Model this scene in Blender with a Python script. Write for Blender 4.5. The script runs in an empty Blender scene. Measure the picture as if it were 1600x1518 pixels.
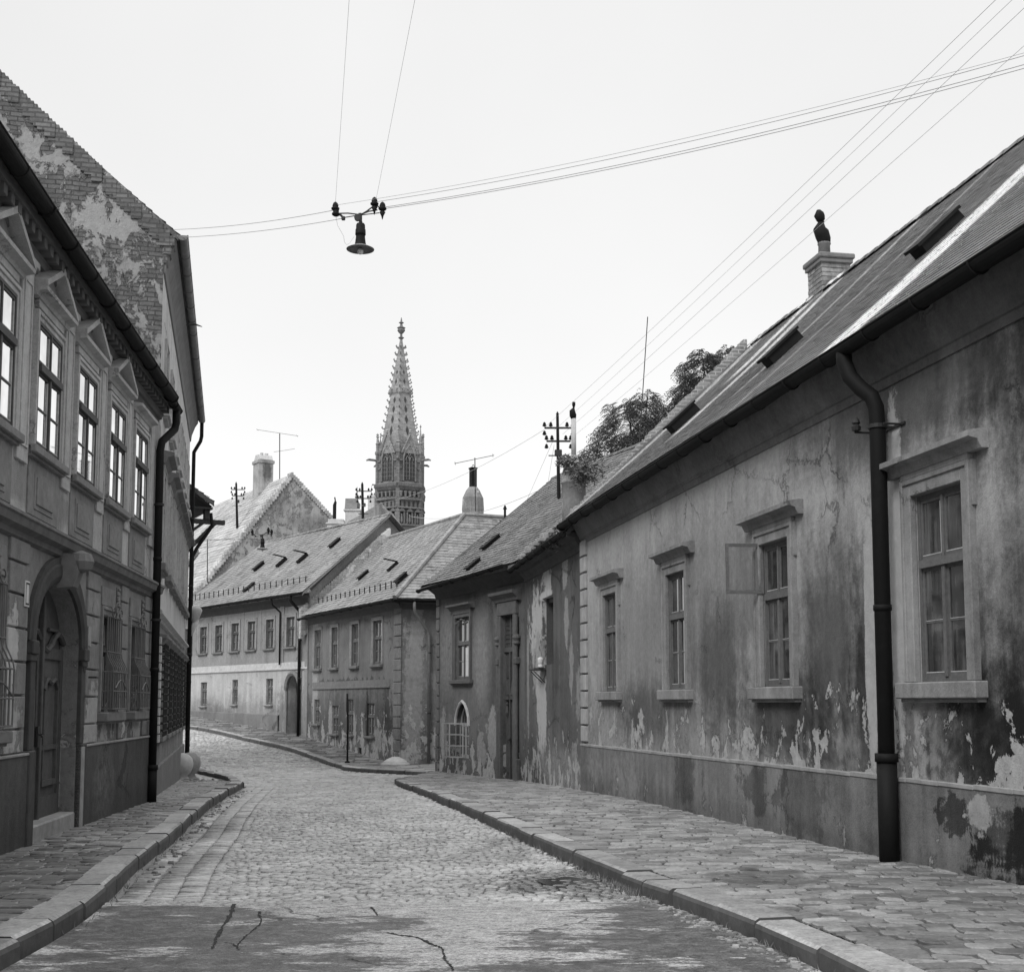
import bpy, math, random
from mathutils import Vector, Matrix
R = math.radians
SC = bpy.context.scene
COL = SC.collection
rnd = random.Random(7)

# ------------------------------------------------------------------ camera
F = 2000.0; PITCH = R(5.5); HOR = 1096.0; EYE = 1.6
CYP = HOR - F*math.tan(PITCH)
cam = bpy.data.cameras.new('camera'); camo = bpy.data.objects.new('camera', cam); COL.objects.link(camo)
camo.location = (0, 0, EYE); camo.rotation_euler = (R(90)+PITCH, 0, 0)
cam.sensor_width = 36; cam.lens = 36*F/1600; cam.shift_y = (CYP-759)/1600
cam.clip_start = 0.05; cam.clip_end = 6000
SC.camera = camo
SC.render.resolution_x = 1024; SC.render.resolution_y = 971

# ------------------------------------------------------------------ world: white overcast sky
SUN_EL, SUN_AZ = 42, 215      # degrees; light comes from behind the camera's left shoulder
w = bpy.data.worlds.new('World'); SC.world = w; w.use_nodes = True
wt = w.node_tree; wt.nodes.clear()
def wn(t): return wt.nodes.new(t)
sky = wn('ShaderNodeTexSky'); sky.sky_type = 'NISHITA'; sky.sun_disc = False
sky.sun_elevation = R(SUN_EL); sky.sun_rotation = R(SUN_AZ); sky.dust_density = 4
bw = wn('ShaderNodeRGBToBW'); wt.links.new(sky.outputs[0], bw.inputs[0])
tc = wn('ShaderNodeTexCoord'); sp = wn('ShaderNodeSeparateXYZ'); wt.links.new(tc.outputs['Generated'], sp.inputs[0])
mr = wn('ShaderNodeMapRange'); mr.interpolation_type = 'SMOOTHSTEP'
mr.inputs['From Min'].default_value = 0.0; mr.inputs['From Max'].default_value = 0.45
mr.inputs['To Min'].default_value = 7.2; mr.inputs['To Max'].default_value = 5.8
mz = wn('ShaderNodeMapRange'); mz.interpolation_type = 'SMOOTHSTEP'    # overcast skies are brightest overhead
mz.inputs['From Min'].default_value = 0.5; mz.inputs['From Max'].default_value = 0.95
mz.inputs['To Min'].default_value = 0.0; mz.inputs['To Max'].default_value = 7.5
wt.links.new(sp.outputs[2], mz.inputs['Value'])
wt.links.new(sp.outputs[2], mr.inputs['Value'])
ns = wn('ShaderNodeTexNoise'); ns.inputs['Scale'].default_value = 1.6; ns.inputs['Detail'].default_value = 5
wt.links.new(tc.outputs['Generated'], ns.inputs['Vector'])
m1 = wn('ShaderNodeMath'); m1.operation = 'MULTIPLY_ADD'; m1.inputs[1].default_value = 1.7; m1.inputs[2].default_value = -0.85
wt.links.new(ns.outputs[0], m1.inputs[0])
m0 = wn('ShaderNodeMath'); m0.operation = 'ADD'; wt.links.new(mr.outputs[0], m0.inputs[0]); wt.links.new(mz.outputs[0], m0.inputs[1])
m2 = wn('ShaderNodeMath'); m2.operation = 'ADD'; wt.links.new(m0.outputs[0], m2.inputs[0]); wt.links.new(m1.outputs[0], m2.inputs[1])
m3 = wn('ShaderNodeMath'); m3.operation = 'MULTIPLY_ADD'; m3.inputs[1].default_value = 0.12
wt.links.new(bw.outputs[0], m3.inputs[0]); wt.links.new(m2.outputs[0], m3.inputs[2])
bg = wn('ShaderNodeBackground'); bg.inputs['Strength'].default_value = 0.1
wt.links.new(m3.outputs[0], bg.inputs['Color'])
wo = wn('ShaderNodeOutputWorld'); wt.links.new(bg.outputs[0], wo.inputs[0])

sl = bpy.data.lights.new('sun', 'SUN'); sl.energy = 1.3; sl.angle = R(20); sl.color = (1, 1, 1)
so = bpy.data.objects.new('sun', sl); COL.objects.link(so)
_az = R(SUN_AZ); sdir = Vector((math.sin(_az)*math.cos(R(SUN_EL)), math.cos(_az)*math.cos(R(SUN_EL)), math.sin(R(SUN_EL))))
so.rotation_euler = sdir.to_track_quat('Z', 'Y').to_euler(); so.location = (0, 0, 60)
SC.view_settings.view_transform = 'Standard'; SC.view_settings.look = 'None'
SC.view_settings.exposure = 0.5; SC.view_settings.gamma = 1.0
SC.view_settings.use_curve_mapping = False

# ------------------------------------------------------------------ terrain profile and pixel helper
PZ = [(-40,.5),(5,.2),(11,.08),(13.5,.0),(22,-.08),(26,-.18),(33.8,-.46),(40,-.55),(44.5,-.55),(47,-.42),(53.7,.1),(56,.33),(63.6,.95),(80,1.6),(120,2),(5000,2)]
def _lin(Y):
    if Y < PZ[0][0]: return PZ[0][1]
    for (a, b), (c, d) in zip(PZ, PZ[1:]):
        if Y <= c: return b+(d-b)*(Y-a)/(c-a)
    return 2
def pz(Y): return sum(_lin(Y+k*.5) for k in range(-3, 4))/7      # pavement level
def rz(X, Y): return pz(Y)-.13                                    # road level
def at(px, py, Y):                                                # world point at distance Y seen at photo pixel
    y = -(py-CYP)/F; d = (( px-800)/F, math.cos(PITCH)-y*math.sin(PITCH), math.sin(PITCH)+y*math.cos(PITCH))
    t = Y/d[1]; return Vector((d[0]*t, Y, EYE+d[2]*t))

# ------------------------------------------------------------------ node helpers (all greys: scalar maths only)
class E:
    def __init__(s, nt, sock): s.nt = nt; s.s = sock
    def _op(s, op, *a):
        n = s.nt.nodes.new('ShaderNodeMath'); n.operation = op
        for i, v in enumerate((s,)+a):
            if isinstance(v, E): s.nt.links.new(v.s, n.inputs[i])
            else: n.inputs[i].default_value = v
        return E(s.nt, n.outputs[0])
    def __add__(s, o): return s._op('ADD', o)
    __radd__ = __add__
    def __mul__(s, o): return s._op('MULTIPLY', o)
    __rmul__ = __mul__
    def __sub__(s, o): return s._op('SUBTRACT', o)
    def __rsub__(s, o): return (s*-1)+o
    def __truediv__(s, o): return s._op('DIVIDE', o)
    def mx(s, o): return s._op('MAXIMUM', o)
    def mn(s, o): return s._op('MINIMUM', o)
    def absv(s): return s._op('ABSOLUTE')
    def fr(s): return s._op('FRACT')
    def sq(s): return s._op('POWER', 2.0)
    def pw(s, p): return s._op('POWER', p)
    def step(s, a, b, lo=0.0, hi=1.0):
        n = s.nt.nodes.new('ShaderNodeMapRange'); n.interpolation_type = 'SMOOTHSTEP'
        if a > b: a, b, lo, hi = b, a, hi, lo
        n.inputs['From Min'].default_value = a; n.inputs['From Max'].default_value = b
        n.inputs['To Min'].default_value = lo; n.inputs['To Max'].default_value = hi
        s.nt.links.new(s.s, n.inputs['Value']); return E(s.nt, n.outputs[0])
    def to(s, target, mask):            # lerp s -> target by mask
        return s + (target-s)*mask if isinstance(target, E) else s + (s*-1+target)*mask
class M:
    def __init__(s, name, rough=.85, spec=.3):
        s.m = bpy.data.materials.new(name); s.m.use_nodes = True; s.nt = s.m.node_tree
        s.b = s.nt.nodes['Principled BSDF']; s.b.inputs['Roughness'].default_value = rough
        s.b.inputs['Specular IOR Level'].default_value = spec
        tc = s.nt.nodes.new('ShaderNodeTexCoord'); s.P = tc.outputs['Object']
        sp = s.nt.nodes.new('ShaderNodeSeparateXYZ'); s.nt.links.new(s.P, sp.inputs[0])
        s.x, s.y, s.z = (E(s.nt, o) for o in sp.outputs)
    def vec(s, x, y, z):
        n = s.nt.nodes.new('ShaderNodeCombineXYZ')
        for i, v in enumerate((x, y, z)):
            if isinstance(v, E): s.nt.links.new(v.s, n.inputs[i])
            else: n.inputs[i].default_value = v
        return n.outputs[0]
    def noise(s, scale, detail=4, rough=.55, vec=None, dist=0.0):
        n = s.nt.nodes.new('ShaderNodeTexNoise'); n.inputs['Scale'].default_value = scale
        n.inputs['Detail'].default_value = detail; n.inputs['Roughness'].default_value = rough
        n.inputs['Distortion'].default_value = dist
        s.nt.links.new(vec or s.P, n.inputs['Vector']); return E(s.nt, n.outputs[0])
    def voro(s, scale, feat='F1', vec=None, out='Distance'):
        n = s.nt.nodes.new('ShaderNodeTexVoronoi'); n.feature = feat; n.inputs['Scale'].default_value = scale
        s.nt.links.new(vec or s.P, n.inputs['Vector']); return E(s.nt, n.outputs[out])
    def attr(s, name='v'):
        n = s.nt.nodes.new('ShaderNodeAttribute'); n.attribute_name = name; return E(s.nt, n.outputs['Fac'])
    def brick(s, bw=.26, bh=.08, mort=.012, vec=None, c=(.3, .36, .45)):
        n = s.nt.nodes.new('ShaderNodeTexBrick'); n.inputs['Scale'].default_value = 1
        n.inputs['Color1'].default_value = (c[0],)*3+(1,); n.inputs['Color2'].default_value = (c[1],)*3+(1,); n.inputs['Mortar'].default_value = (c[2],)*3+(1,)
        n.inputs['Brick Width'].default_value = bw; n.inputs['Row Height'].default_value = bh
        n.inputs['Mortar Size'].default_value = mort
        s.nt.links.new(vec or s.vec(s.x, s.z, s.y), n.inputs['Vector'])
        return E(s.nt, n.outputs['Color']), E(s.nt, n.outputs['Fac'])
    def bump(s, h, strength=.5, dist=.02):
        n = s.nt.nodes.new('ShaderNodeBump'); n.inputs['Strength'].default_value = strength; n.inputs['Distance'].default_value = dist
        s.nt.links.new(h.s, n.inputs['Height']); s.nt.links.new(n.outputs[0], s.b.inputs['Normal'])
    def done(s, col, rough=None):
        col = col.mx(.012).mn(.88)
        s.nt.links.new(col.s, s.b.inputs['Base Color'])
        if rough is not None:
            if isinstance(rough, E): s.nt.links.new(rough.mx(.03).mn(1.0).s, s.b.inputs['Roughness'])
            else: s.b.inputs['Roughness'].default_value = rough
        return s.m

def blob(g, cx, cz, rx, rz, warp, soft=.25):
    d = ((g.x-cx)*(1/rx)).sq() + ((g.z-cz)*(1/rz)).sq()
    if soft >= .6: return (d.pw(.5) + warp*1.6).step(1.0+soft*.7, 1.0-soft*.7)
    if soft < .22: return (d.pw(.5) + warp*1.7).step(1.12, .95)
    return (d.pw(.5) + warp*4.2).step(1.0+soft*.35, 1.0-soft*.35)

def plaster(name, base, under=.5, dark=.4, peel=(.9, .8), damp=(.9, .6), patches=(), streak=.25, mott=.45, z0=0.0, brick=False, bumps=.5, grime=0.0, joint=None):
    """weathered lime plaster. peel=(height above z0, strength); damp=(height, strength); patches=(cx,cz,rx,rz,value)"""
    g = M(name, .92, .2)
    n1 = g.noise(.38, 3); n2 = g.noise(1.7, 6, .6); n3 = g.noise(11, 6, .65); n4 = g.noise(60, 3, .6)
    st = g.noise(1.0, 6, .6, g.vec(g.x*3.2, g.y*3.2, g.z*.35))
    w1 = (g.noise(2.3, 10, .76)-.5)*2.0+(g.noise(9, 6, .7)-.5)*.9; w2 = (st-.5)*1.6
    v = (n1-.5)*(mott*2.0)+(n2-.5)*(mott*1.3)+(n3-.5)*.75+(n4-.5)*.7+(st-.5)*streak*2.0+1.0
    v = v*base
    hz = g.z-z0
    # rising damp and dirt
    dm = (hz*(1.0/damp[0]) + w1*.55 + w2*.5).step(1.25, .45)*damp[1]
    v = v.to(v*(1-dark), dm)
    for (cx, cz, rx, rz, val, soft) in patches:
        if val < base: v = v.to(v*(val/base), blob(g, cx, cz, rx, rz, w1*.45+w2*.35, soft))
    # lost plaster showing the rough undercoat
    br = g.noise(7, 8, .7)
    uc = (br-.5)*.55+under*1.0
    if brick:
        wb = (g.noise(1.1, 4)-.5)*.12; bc, bf = g.brick(.27, .085, .012, g.vec(g.x+wb, g.z+wb, 0.0), (under*.8, under*1.15, under*.45)); uc = bc*((br-.5)*1.6+1.0)
    pn = g.noise(1.9, 10, .72, g.vec(g.x*1.15, g.y, g.z*.85), .35)
    pk = (pn - (hz*(1.0/peel[0])).mx(0.0).pw(1.6)*.16)
    pm = pk.step(.60-peel[1]*.07, .62-peel[1]*.07)
    if peel[1] <= 0: pm = pk.step(9.0, 10.0)
    for (cx, cz, rx, rz, val, soft) in patches:
        if val >= base:
            b_ = blob(g, cx, cz, rx, rz, w1*.4+w2*.3, soft); v = v.to((br-.5)*.3+val, b_)
            pm = pm.mx(b_*.5)
    v = v.to(uc, pm*(pm.step(.4, .9)))
    ed = pk.step(.575-peel[1]*.07, .60-peel[1]*.07)
    v = v*(1.0-(ed-pm).mx(0.0)*.35) if peel[1] > 0 else v
    if grime: v = v*(1.0-(n2.step(.5, .75))*grime)
    cr = g.voro(.75, 'DISTANCE_TO_EDGE', g.vec(g.x+(n2-.5)*.9, g.y, g.z+(n3-.5)*.5))
    ck = cr.step(.012, .004)*g.noise(.6, 2).step(.52, .6)
    v = v*(1.0-ck*.45)
    h = n3*.5+n4*.35+br*pm*1.2-pm*1.6-ck*1.2+n2*.5
    if joint:                       # horizontal + vertical sunk joints
        pass
    g.bump(h, bumps, .03)
    return g.done(v)

def simple(name, val, rough=.8, var=.3, scale=6, bump=.25, spec=.3, metal=0.0, attr=0.0, streak=0.0):
    g = M(name, rough, spec)
    n = g.noise(scale, 6, .65); n2 = g.noise(scale*.22, 3)
    v = ((n-.5)*var*2.0+(n2-.5)*var*1.2+1.0)*val
    if streak: v = v*((g.noise(1, 6, .6, g.vec(g.x*4, g.y*4, g.z*.4))-.5)*streak+1.0)
    if attr: v = v*((g.attr()-.5)*attr+1.0)
    g.b.inputs['Metallic'].default_value = metal
    if bump: g.bump(n, bump, .015)
    return g.done(v)

def tilemat(name, val, attr=.35, moss=.4, streaks=(), along=True, lich=.35, run=1.5, mot=1.0):
    g = M(name, .85, .25)
    n = g.noise(9, 6, .65); n2 = g.noise(.7, 5, .6); n3 = g.noise(2.6, 6, .7)
    sk = g.noise(1, 6, .65, g.vec(g.x*5.0, g.y*.35, g.z*.35))
    v = ((n-.5)*.7*mot+(n2-.5)*.9+(sk-.5)*run+1.0)*val*((g.attr()-.5)*attr+1.0)
    v = v*(1.0-n3.step(.52, .66)*moss)
    v = v.to(.5, g.noise(14, 5, .7).step(.66, .74)*lich)
    wob = (g.noise(.8, 4)-.5)*.5
    for (u0, u1, val2, y0, y1) in streaks:      # lime and zinc run-off bands down the slope
        m = (g.x+wob).step(u0-.12, u0+.12)*(g.x+wob).step(u1+.12, u1-.12)*(g.y+wob).step(y0-.2, y0+.2)*(g.y+wob).step(y1+.2, y1-.2)
        v = v.to((n-.5)*.3+val2, m*(g.noise(5, 5, .7, g.vec(g.x*3, g.y*.5, g.z*.5)).step(.3, .5)))
    g.bump(n, .35, .01)
    return g.done(v)

def glass(name, base=.03, curtain=0.0, rough=.06, spec=.8):
    g = M(name, rough, spec)
    n = g.noise(1.3, 3); n2 = g.noise(9, 3, .5, g.vec(g.x*3.0, g.y*3.0, g.z*.15))
    v = ((n-.5)*.6+1.0)*base
    if curtain: v = v.to(((n2-.5)*4.0+1.0)*curtain, n.step(.46, .58))
    h = g.noise(2.2, 2)
    g.bump(h, .12, .02)
    g.b.inputs['Coat Weight'].default_value = .6; g.b.inputs['Coat Roughness'].default_value = .04
    return g.done(v)

# ------------------------------------------------------------------ mesh builder
class MB:
    def __init__(s): s.v = []; s.f = []; s.mi = []; s.a = []; s.cm = 0
    def add(s, vs, fs, mi=None, a=None):
        b = len(s.v); s.v.extend(tuple(v) for v in vs)
        for f in fs:
            s.f.append(tuple(b+i for i in f)); s.mi.append(s.cm if mi is None else mi); s.a.append(rnd.random() if a is None else a)
    def quad(s, *p, **k): s.add(p, [(0, 1, 2, 3)], **k)
    def box(s, x0, x1, y0, y1, z0, z1, bev=0.0, **k):
        if bev:
            return s.bbox(x0, x1, y0, y1, z0, z1, bev, **k)
        s.add([(x0,y0,z0),(x1,y0,z0),(x1,y1,z0),(x0,y1,z0),(x0,y0,z1),(x1,y0,z1),(x1,y1,z1),(x0,y1,z1)],
              [(0,3,2,1),(4,5,6,7),(0,1,5,4),(1,2,6,5),(2,3,7,6),(3,0,4,7)], **k)
    def bbox(s, x0, x1, y0, y1, z0, z1, b, **k):      # box with chamfered edges (24 verts)
        X = (x0, x1); Y = (y0, y1); Z = (z0, z1); V = []; idx = {}
        for i in (0, 1):
            for j in (0, 1):
                for l in (0, 1):
                    sx, sy, sz = (1-2*i)*b, (1-2*j)*b, (1-2*l)*b
                    idx[i, j, l, 0] = len(V); V.append((X[i], Y[j]+sy, Z[l]+sz))
                    idx[i, j, l, 1] = len(V); V.append((X[i]+sx, Y[j], Z[l]+sz))
                    idx[i, j, l, 2] = len(V); V.append((X[i]+sx, Y[j]+sy, Z[l]))
        Fs = []
        for i in (0, 1): Fs.append((idx[i,0,0,0], idx[i,1,0,0], idx[i,1,1,0], idx[i,0,1,0]))
        for j in (0, 1): Fs.append((idx[0,j,0,1], idx[1,j,0,1], idx[1,j,1,1], idx[0,j,1,1]))
        for l in (0, 1): Fs.append((idx[0,0,l,2], idx[1,0,l,2], idx[1,1,l,2], idx[0,1,l,2]))
        for i in (0, 1):
            for j in (0, 1): Fs.append((idx[i,j,0,0], idx[i,j,1,0], idx[i,j,1,1], idx[i,j,0,1]))
            for l in (0, 1): Fs.append((idx[i,0,l,0], idx[i,1,l,0], idx[i,1,l,2], idx[i,0,l,2]))
        for j in (0, 1):
            for l in (0, 1): Fs.append((idx[0,j,l,1], idx[1,j,l,1], idx[1,j,l,2], idx[0,j,l,2]))
        for i in (0, 1):
            for j in (0, 1):
                for l in (0, 1): Fs.append((idx[i,j,l,0], idx[i,j,l,1], idx[i,j,l,2]))
        s.add(V, Fs, **k)
    def tube(s, pts, r, n=8, cap=True, **k):
        pts = [Vector(p) for p in pts]; rs = r if isinstance(r, (list, tuple)) else [r]*len(pts)
        V = []; Fs = []; up = None
        for i, p in enumerate(pts):
            d = (pts[min(i+1, len(pts)-1)]-pts[max(i-1, 0)])
            d = d.normalized() if d.length > 1e-9 else Vector((0, 0, 1))
            if up is None: up = Vector((0, 0, 1)) if abs(d.z) < .9 else Vector((1, 0, 0))
            a = d.cross(up)
            if a.length < 1e-6: a = d.cross(Vector((0, 1, 0)))
            a.normalize(); b = a.cross(d).normalized(); up = b
            for j in range(n):
                t = 2*math.pi*j/n; V.append(p+(a*math.cos(t)+b*math.sin(t))*rs[i])
        for i in range(len(pts)-1):
            for j in range(n): Fs.append((i*n+j, i*n+(j+1) % n, (i+1)*n+(j+1) % n, (i+1)*n+j))
        if cap: Fs.append(tuple(range(n))[::-1]); Fs.append(tuple(range((len(pts)-1)*n, len(pts)*n)))
        s.add(V, Fs, **k)
    def lathe(s, prof, c=(0, 0, 0), n=16, ph=0.0, **k):        # prof: (r,z)
        V = []; Fs = []
        for (r, z) in prof:
            for j in range(n):
                t = 2*math.pi*j/n+ph; V.append((c[0]+r*math.cos(t), c[1]+r*math.sin(t), c[2]+z))
        for i in range(len(prof)-1):
            for j in range(n): Fs.append((i*n+j, i*n+(j+1) % n, (i+1)*n+(j+1) % n, (i+1)*n+j))
        Fs.append(tuple(range(n))[::-1]); Fs.append(tuple(range((len(prof)-1)*n, len(prof)*n)))
        s.add(V, Fs, **k)
    def extr(s, prof, u0, u1, **k):                            # profile (y,z) swept along x
        n = len(prof)
        V = [(u0, y, z) for y, z in prof]+[(u1, y, z) for y, z in prof]
        Fs = [(i, (i+1) % n, n+(i+1) % n, n+i) for i in range(n)]+[tuple(range(n))[::-1], tuple(range(n, 2*n))]
        s.add(V, Fs, **k)
    def prism(s, poly, y0, y1, **k):                           # polygon (x,z) extruded along y
        n = len(poly)
        V = [(x, y0, z) for x, z in poly]+[(x, y1, z) for x, z in poly]
        Fs = [(i, (i+1) % n, n+(i+1) % n, n+i) for i in range(n)]+[tuple(range(n))[::-1], tuple(range(n, 2*n))]
        s.add(V, Fs, **k)
    def build(s, name, mats, parent=None, smooth=False, loc=None):
        me = bpy.data.meshes.new(name); me.from_pydata(s.v, [], s.f); me.update()
        for m in (mats if isinstance(mats, (list, tuple)) else [mats]): me.materials.append(m)
        me.polygons.foreach_set('material_index', s.mi)
        at_ = me.attributes.new('v', 'FLOAT', 'FACE'); at_.data.foreach_set('value', s.a)
        if smooth: me.polygons.foreach_set('use_smooth', [True]*len(s.f))
        o = bpy.data.objects.new(name, me); COL.objects.link(o)
        if parent is not None: o.parent = parent
        if loc: o.location = loc
        return o
def tag(o, label=None, cat=None, group=None, kind=None):
    if label: o['label'] = label
    if cat: o['category'] = cat
    if group: o['group'] = group
    if kind: o['kind'] = kind
    return o
def empty(name, loc, rz_=0.0):
    o = bpy.data.objects.new(name, None); COL.objects.link(o); o.location = loc; o.rotation_euler = (0, 0, rz_); o.empty_display_size = .3
    return o
class Fac:                                # a facade frame: local x along the wall, local +y towards the street
    def __init__(s, o, deg): s.o = o; s.a = R(deg); s.d = (math.cos(s.a), math.sin(s.a)); s.n = (-s.d[1], s.d[0])
    def w(s, u, y, z): return Vector((s.o[0]+s.d[0]*u+s.n[0]*y, s.o[1]+s.d[1]*u+s.n[1]*y, z))
    def Y(s, u, y=0): return s.o[1]+s.d[1]*u+s.n[1]*y
    def ground(s, u, y=0): return pz(s.Y(u, y))

def wall(mb, u0, u1, z0, z1, holes, y=0.0, depth=.25, step=None):
    us = sorted(set([u0, u1]+[h[0] for h in holes]+[h[1] for h in holes])); zs = sorted(set([z0, z1]+[h[2] for h in holes]+[h[3] for h in holes]))
    us = [u for u in us if u0 <= u <= u1]; zs = [z for z in zs if z0 <= z <= z1]
    for a, b in zip(us, us[1:]):
        for c, d in zip(zs, zs[1:]):
            if any(h[0] <= (a+b)/2 <= h[1] and h[2] <= (c+d)/2 <= h[3] for h in holes): continue
            mb.quad((a, y, c), (b, y, c), (b, y, d), (a, y, d), a=.5)
    for h in holes:
        a, b, c, d = h[:4]; q = y-(h[4] if len(h) > 4 else depth)
        mb.quad((a, y, c), (a, q, c), (a, q, d), (a, y, d)); mb.quad((b, y, c), (b, y, d), (b, q, d), (b, q, c))
        mb.quad((a, y, c), (b, y, c), (b, q, c), (a, q, c)); mb.quad((a, y, d), (a, q, d), (b, q, d), (b, y, d))

def tiles(mb, e0, e1, r0, r1, tw=.18, tl=.16, th=.018, sag=.03, jit=.006, clip=None):
    """rows of overlapping flat tiles on the quad eave e0-e1, ridge r0-r1"""
    e0, e1, r0, r1 = map(Vector, (e0, e1, r0, r1))
    n = ((e1-e0).cross((r0+r1)/2-(e0+e1)/2)).normalized()
    if n.z < 0: n = -n
    L = (((r0+r1)/2)-((e0+e1)/2)).length; rows = max(2, int(L/tl))
    ph = rnd.random()*6
    def P(i, j, lift):
        p = (e0.lerp(e1, i)).lerp(r0.lerp(r1, i), j)
        s_ = -sag*math.sin(math.pi*min(max(j, 0), 1))*(1+.3*math.sin(ph+i*9))-sag*.35*math.sin(ph*2+i*5+j*2)
        return p+n*(lift+s_)
    for j in range(rows):
        a = j/rows; b = min((j+1.35)/rows, 1.0)
        W = (e0.lerp(r0, a)-e1.lerp(r1, a)).length; c = max(1, int(W/tw)); off = .5*(j % 2)/c
        for i in range(-1, c+1):
            i0 = max(0, i/c+off); i1 = min(1, (i+1)/c+off)
            if i1-i0 < 1e-4: continue
            g = .003/W; l0 = th+rnd.uniform(0, jit*2); l1 = l0+rnd.uniform(-jit, jit); rr = rnd.uniform(-.4, .4)*jit
            dj = rnd.uniform(-.05, .05)/rows
            mb.add([P(i0+g, a+dj, l0), P(i1-g, a+dj, l1), P(i1-g, b, rr), P(i0+g, b, rr), P(i0+g, a+dj, l0-th), P(i1-g, a+dj, l1-th)],
                   [(0, 1, 2, 3), (4, 5, 1, 0)])

def gutter(mb, p0, p1, r=.085, n=10):
    p0, p1 = Vector(p0), Vector(p1); d = (p1-p0).normalized(); s = d.cross(Vector((0, 0, 1))).normalized()
    seg = max(2, int((p1-p0).length/1.0)); V = []; Fs = []
    for i in range(seg+1):
        p = p0.lerp(p1, i/seg)+Vector((0, 0, rnd.uniform(-.012, .012)))
        for j in range(n+1):
            t = math.pi+math.pi*j/n; V.append(p+s*math.cos(t)*r+Vector((0, 0, math.sin(t)*r)))
    for i in range(seg):
        for j in range(n): a = i*(n+1)+j; Fs.append((a, a+1, a+n+2, a+n+1))
    mb.add(V, Fs)
    for sg in (-1, 1): mb.tube([p0+s*sg*r, p1+s*sg*r], .012, 6)
    for i in range(seg+1):             # joints and straps
        p = p0.lerp(p1, i/seg)
        mb.tube([p+s*math.cos(math.pi+math.pi*j/8)*(r+.008)+Vector((0, 0, math.sin(math.pi+math.pi*j/8)*(r+.008))) for j in range(9)], .011, 5)
    for p in (p0, p1):
        mb.add([p]+[p+s*math.cos(math.pi+math.pi*j/8)*r+Vector((0, 0, math.sin(math.pi+math.pi*j/8)*r)) for j in range(9)], [(0, j, j+1) for j in range(1, 9)])

# ------------------------------------------------------------------ shared materials
m_stone = simple('worn_stone', .27, .85, .55, 7, .4)
m_stone_d = simple('dark_stone', .17, .85, .5, 7, .4)
m_stone_l = simple('pale_stone', .46, .85, .4, 7, .35)
m_putty = simple('window_putty', .42, .7, .4, 25, .2)
m_metal = simple('dark_sheet_metal', .012, .65, .7, 9, .15, .12, streak=.6)
m_zinc = simple('grey_zinc', .16, .6, .5, 8, .15, .4, streak=.6)
m_iron = simple('wrought_iron', .022, .6, .4, 20, .1, .4)
m_iron_l = simple('painted_iron', .13, .6, .4, 20, .1, .4)
m_wood = simple('old_window_wood', .12, .75, .5, 25, .3, .25, attr=.2)
m_wood_p = simple('pale_window_wood', .36, .7, .4, 25, .25, .25, attr=.2)
m_wood_d = simple('dark_window_wood', .07, .7, .5, 25, .3, .3, attr=.2)
m_door = simple('weathered_door_wood', .07, .75, .5, 12, .4, .3, attr=.3, streak=.7)
m_black = simple('dark_interior', .02, .95, .3, 4, 0)
m_cloth = simple('white_cloth', .62, .9, .25, 5, .3, streak=.4)
m_wire = simple('wire', .3, .7, .1, 5, 0)
m_wire2 = simple('thin_wire', .5, .8, .1, 5, 0)
m_brick = None
def brickmat(name, base, mort, wear=.5, plas=.0):
    g = M(name, .92, .2)
    n = g.noise(8, 7, .7); n2 = g.noise(.9, 6, .65); wv = (g.noise(1.3, 3)-.5)*.06
    bc, bf = g.brick(.27, .085, .014, g.vec(g.x+g.y+wv, g.z+wv, g.y*0.0), (base*.7, base*1.15, mort))
    v = bc*((n-.5)*.7+(n2-.5)*wear+1.0)
    h = n*.6-bf*.9
    if plas:
        pm = g.noise(.75, 8, .66).step(plas, plas+.03)
        v = v.to((n-.5)*.25+base*1.65+(n2-.5)*.3, pm); h = h.to(n*.3+.3, pm)
    g.bump(h, .8, .04)
    return g.done(v)
m_brick = brickmat('old_brick', .26, .4)
m_case = plaster('casing_plaster', .235, .3, .35, (.1, 0), (.1, 0), [], .6, .5, 3, bumps=.3)
m_quoin = simple('quoin_plaster', .33, .9, .5, 4, .4, streak=.5)
m_brick_far = brickmat('pale_old_brick', .34, .46, .5, .52)
m_glass = glass('dark_window_glass', .035, .0)
m_glass_c = glass('curtained_window_glass', .015, .065)
def mirror_glass():
    g = M('sky_reflecting_glass', .5, .3); g.done(g.noise(1.5, 3)*.1+.03); nt = g.nt
    a = nt.nodes.new('ShaderNodeBsdfGlossy'); a.inputs['Roughness'].default_value = .03; a.inputs['Color'].default_value = (.95, .95, .95, 1)
    f = nt.nodes.new('ShaderNodeFresnel'); f.inputs[0].default_value = 2.6; x = nt.nodes.new('ShaderNodeMixShader')
    nt.links.new((g.noise(1.1, 4, .6)*.9+.42).mn(.95).s, a.inputs['Color'])
    nt.links.new(f.outputs[0], x.inputs[0]); nt.links.new(g.b.outputs[0], x.inputs[1]); nt.links.new(a.outputs[0], x.inputs[2]); nt.links.new(x.outputs[0], nt.nodes['Material Output'].inputs[0]); return g.m
m_glass_sky = mirror_glass()
m_glass_far = glass('dull_window_glass', .06, .12, .2, .5)
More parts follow.
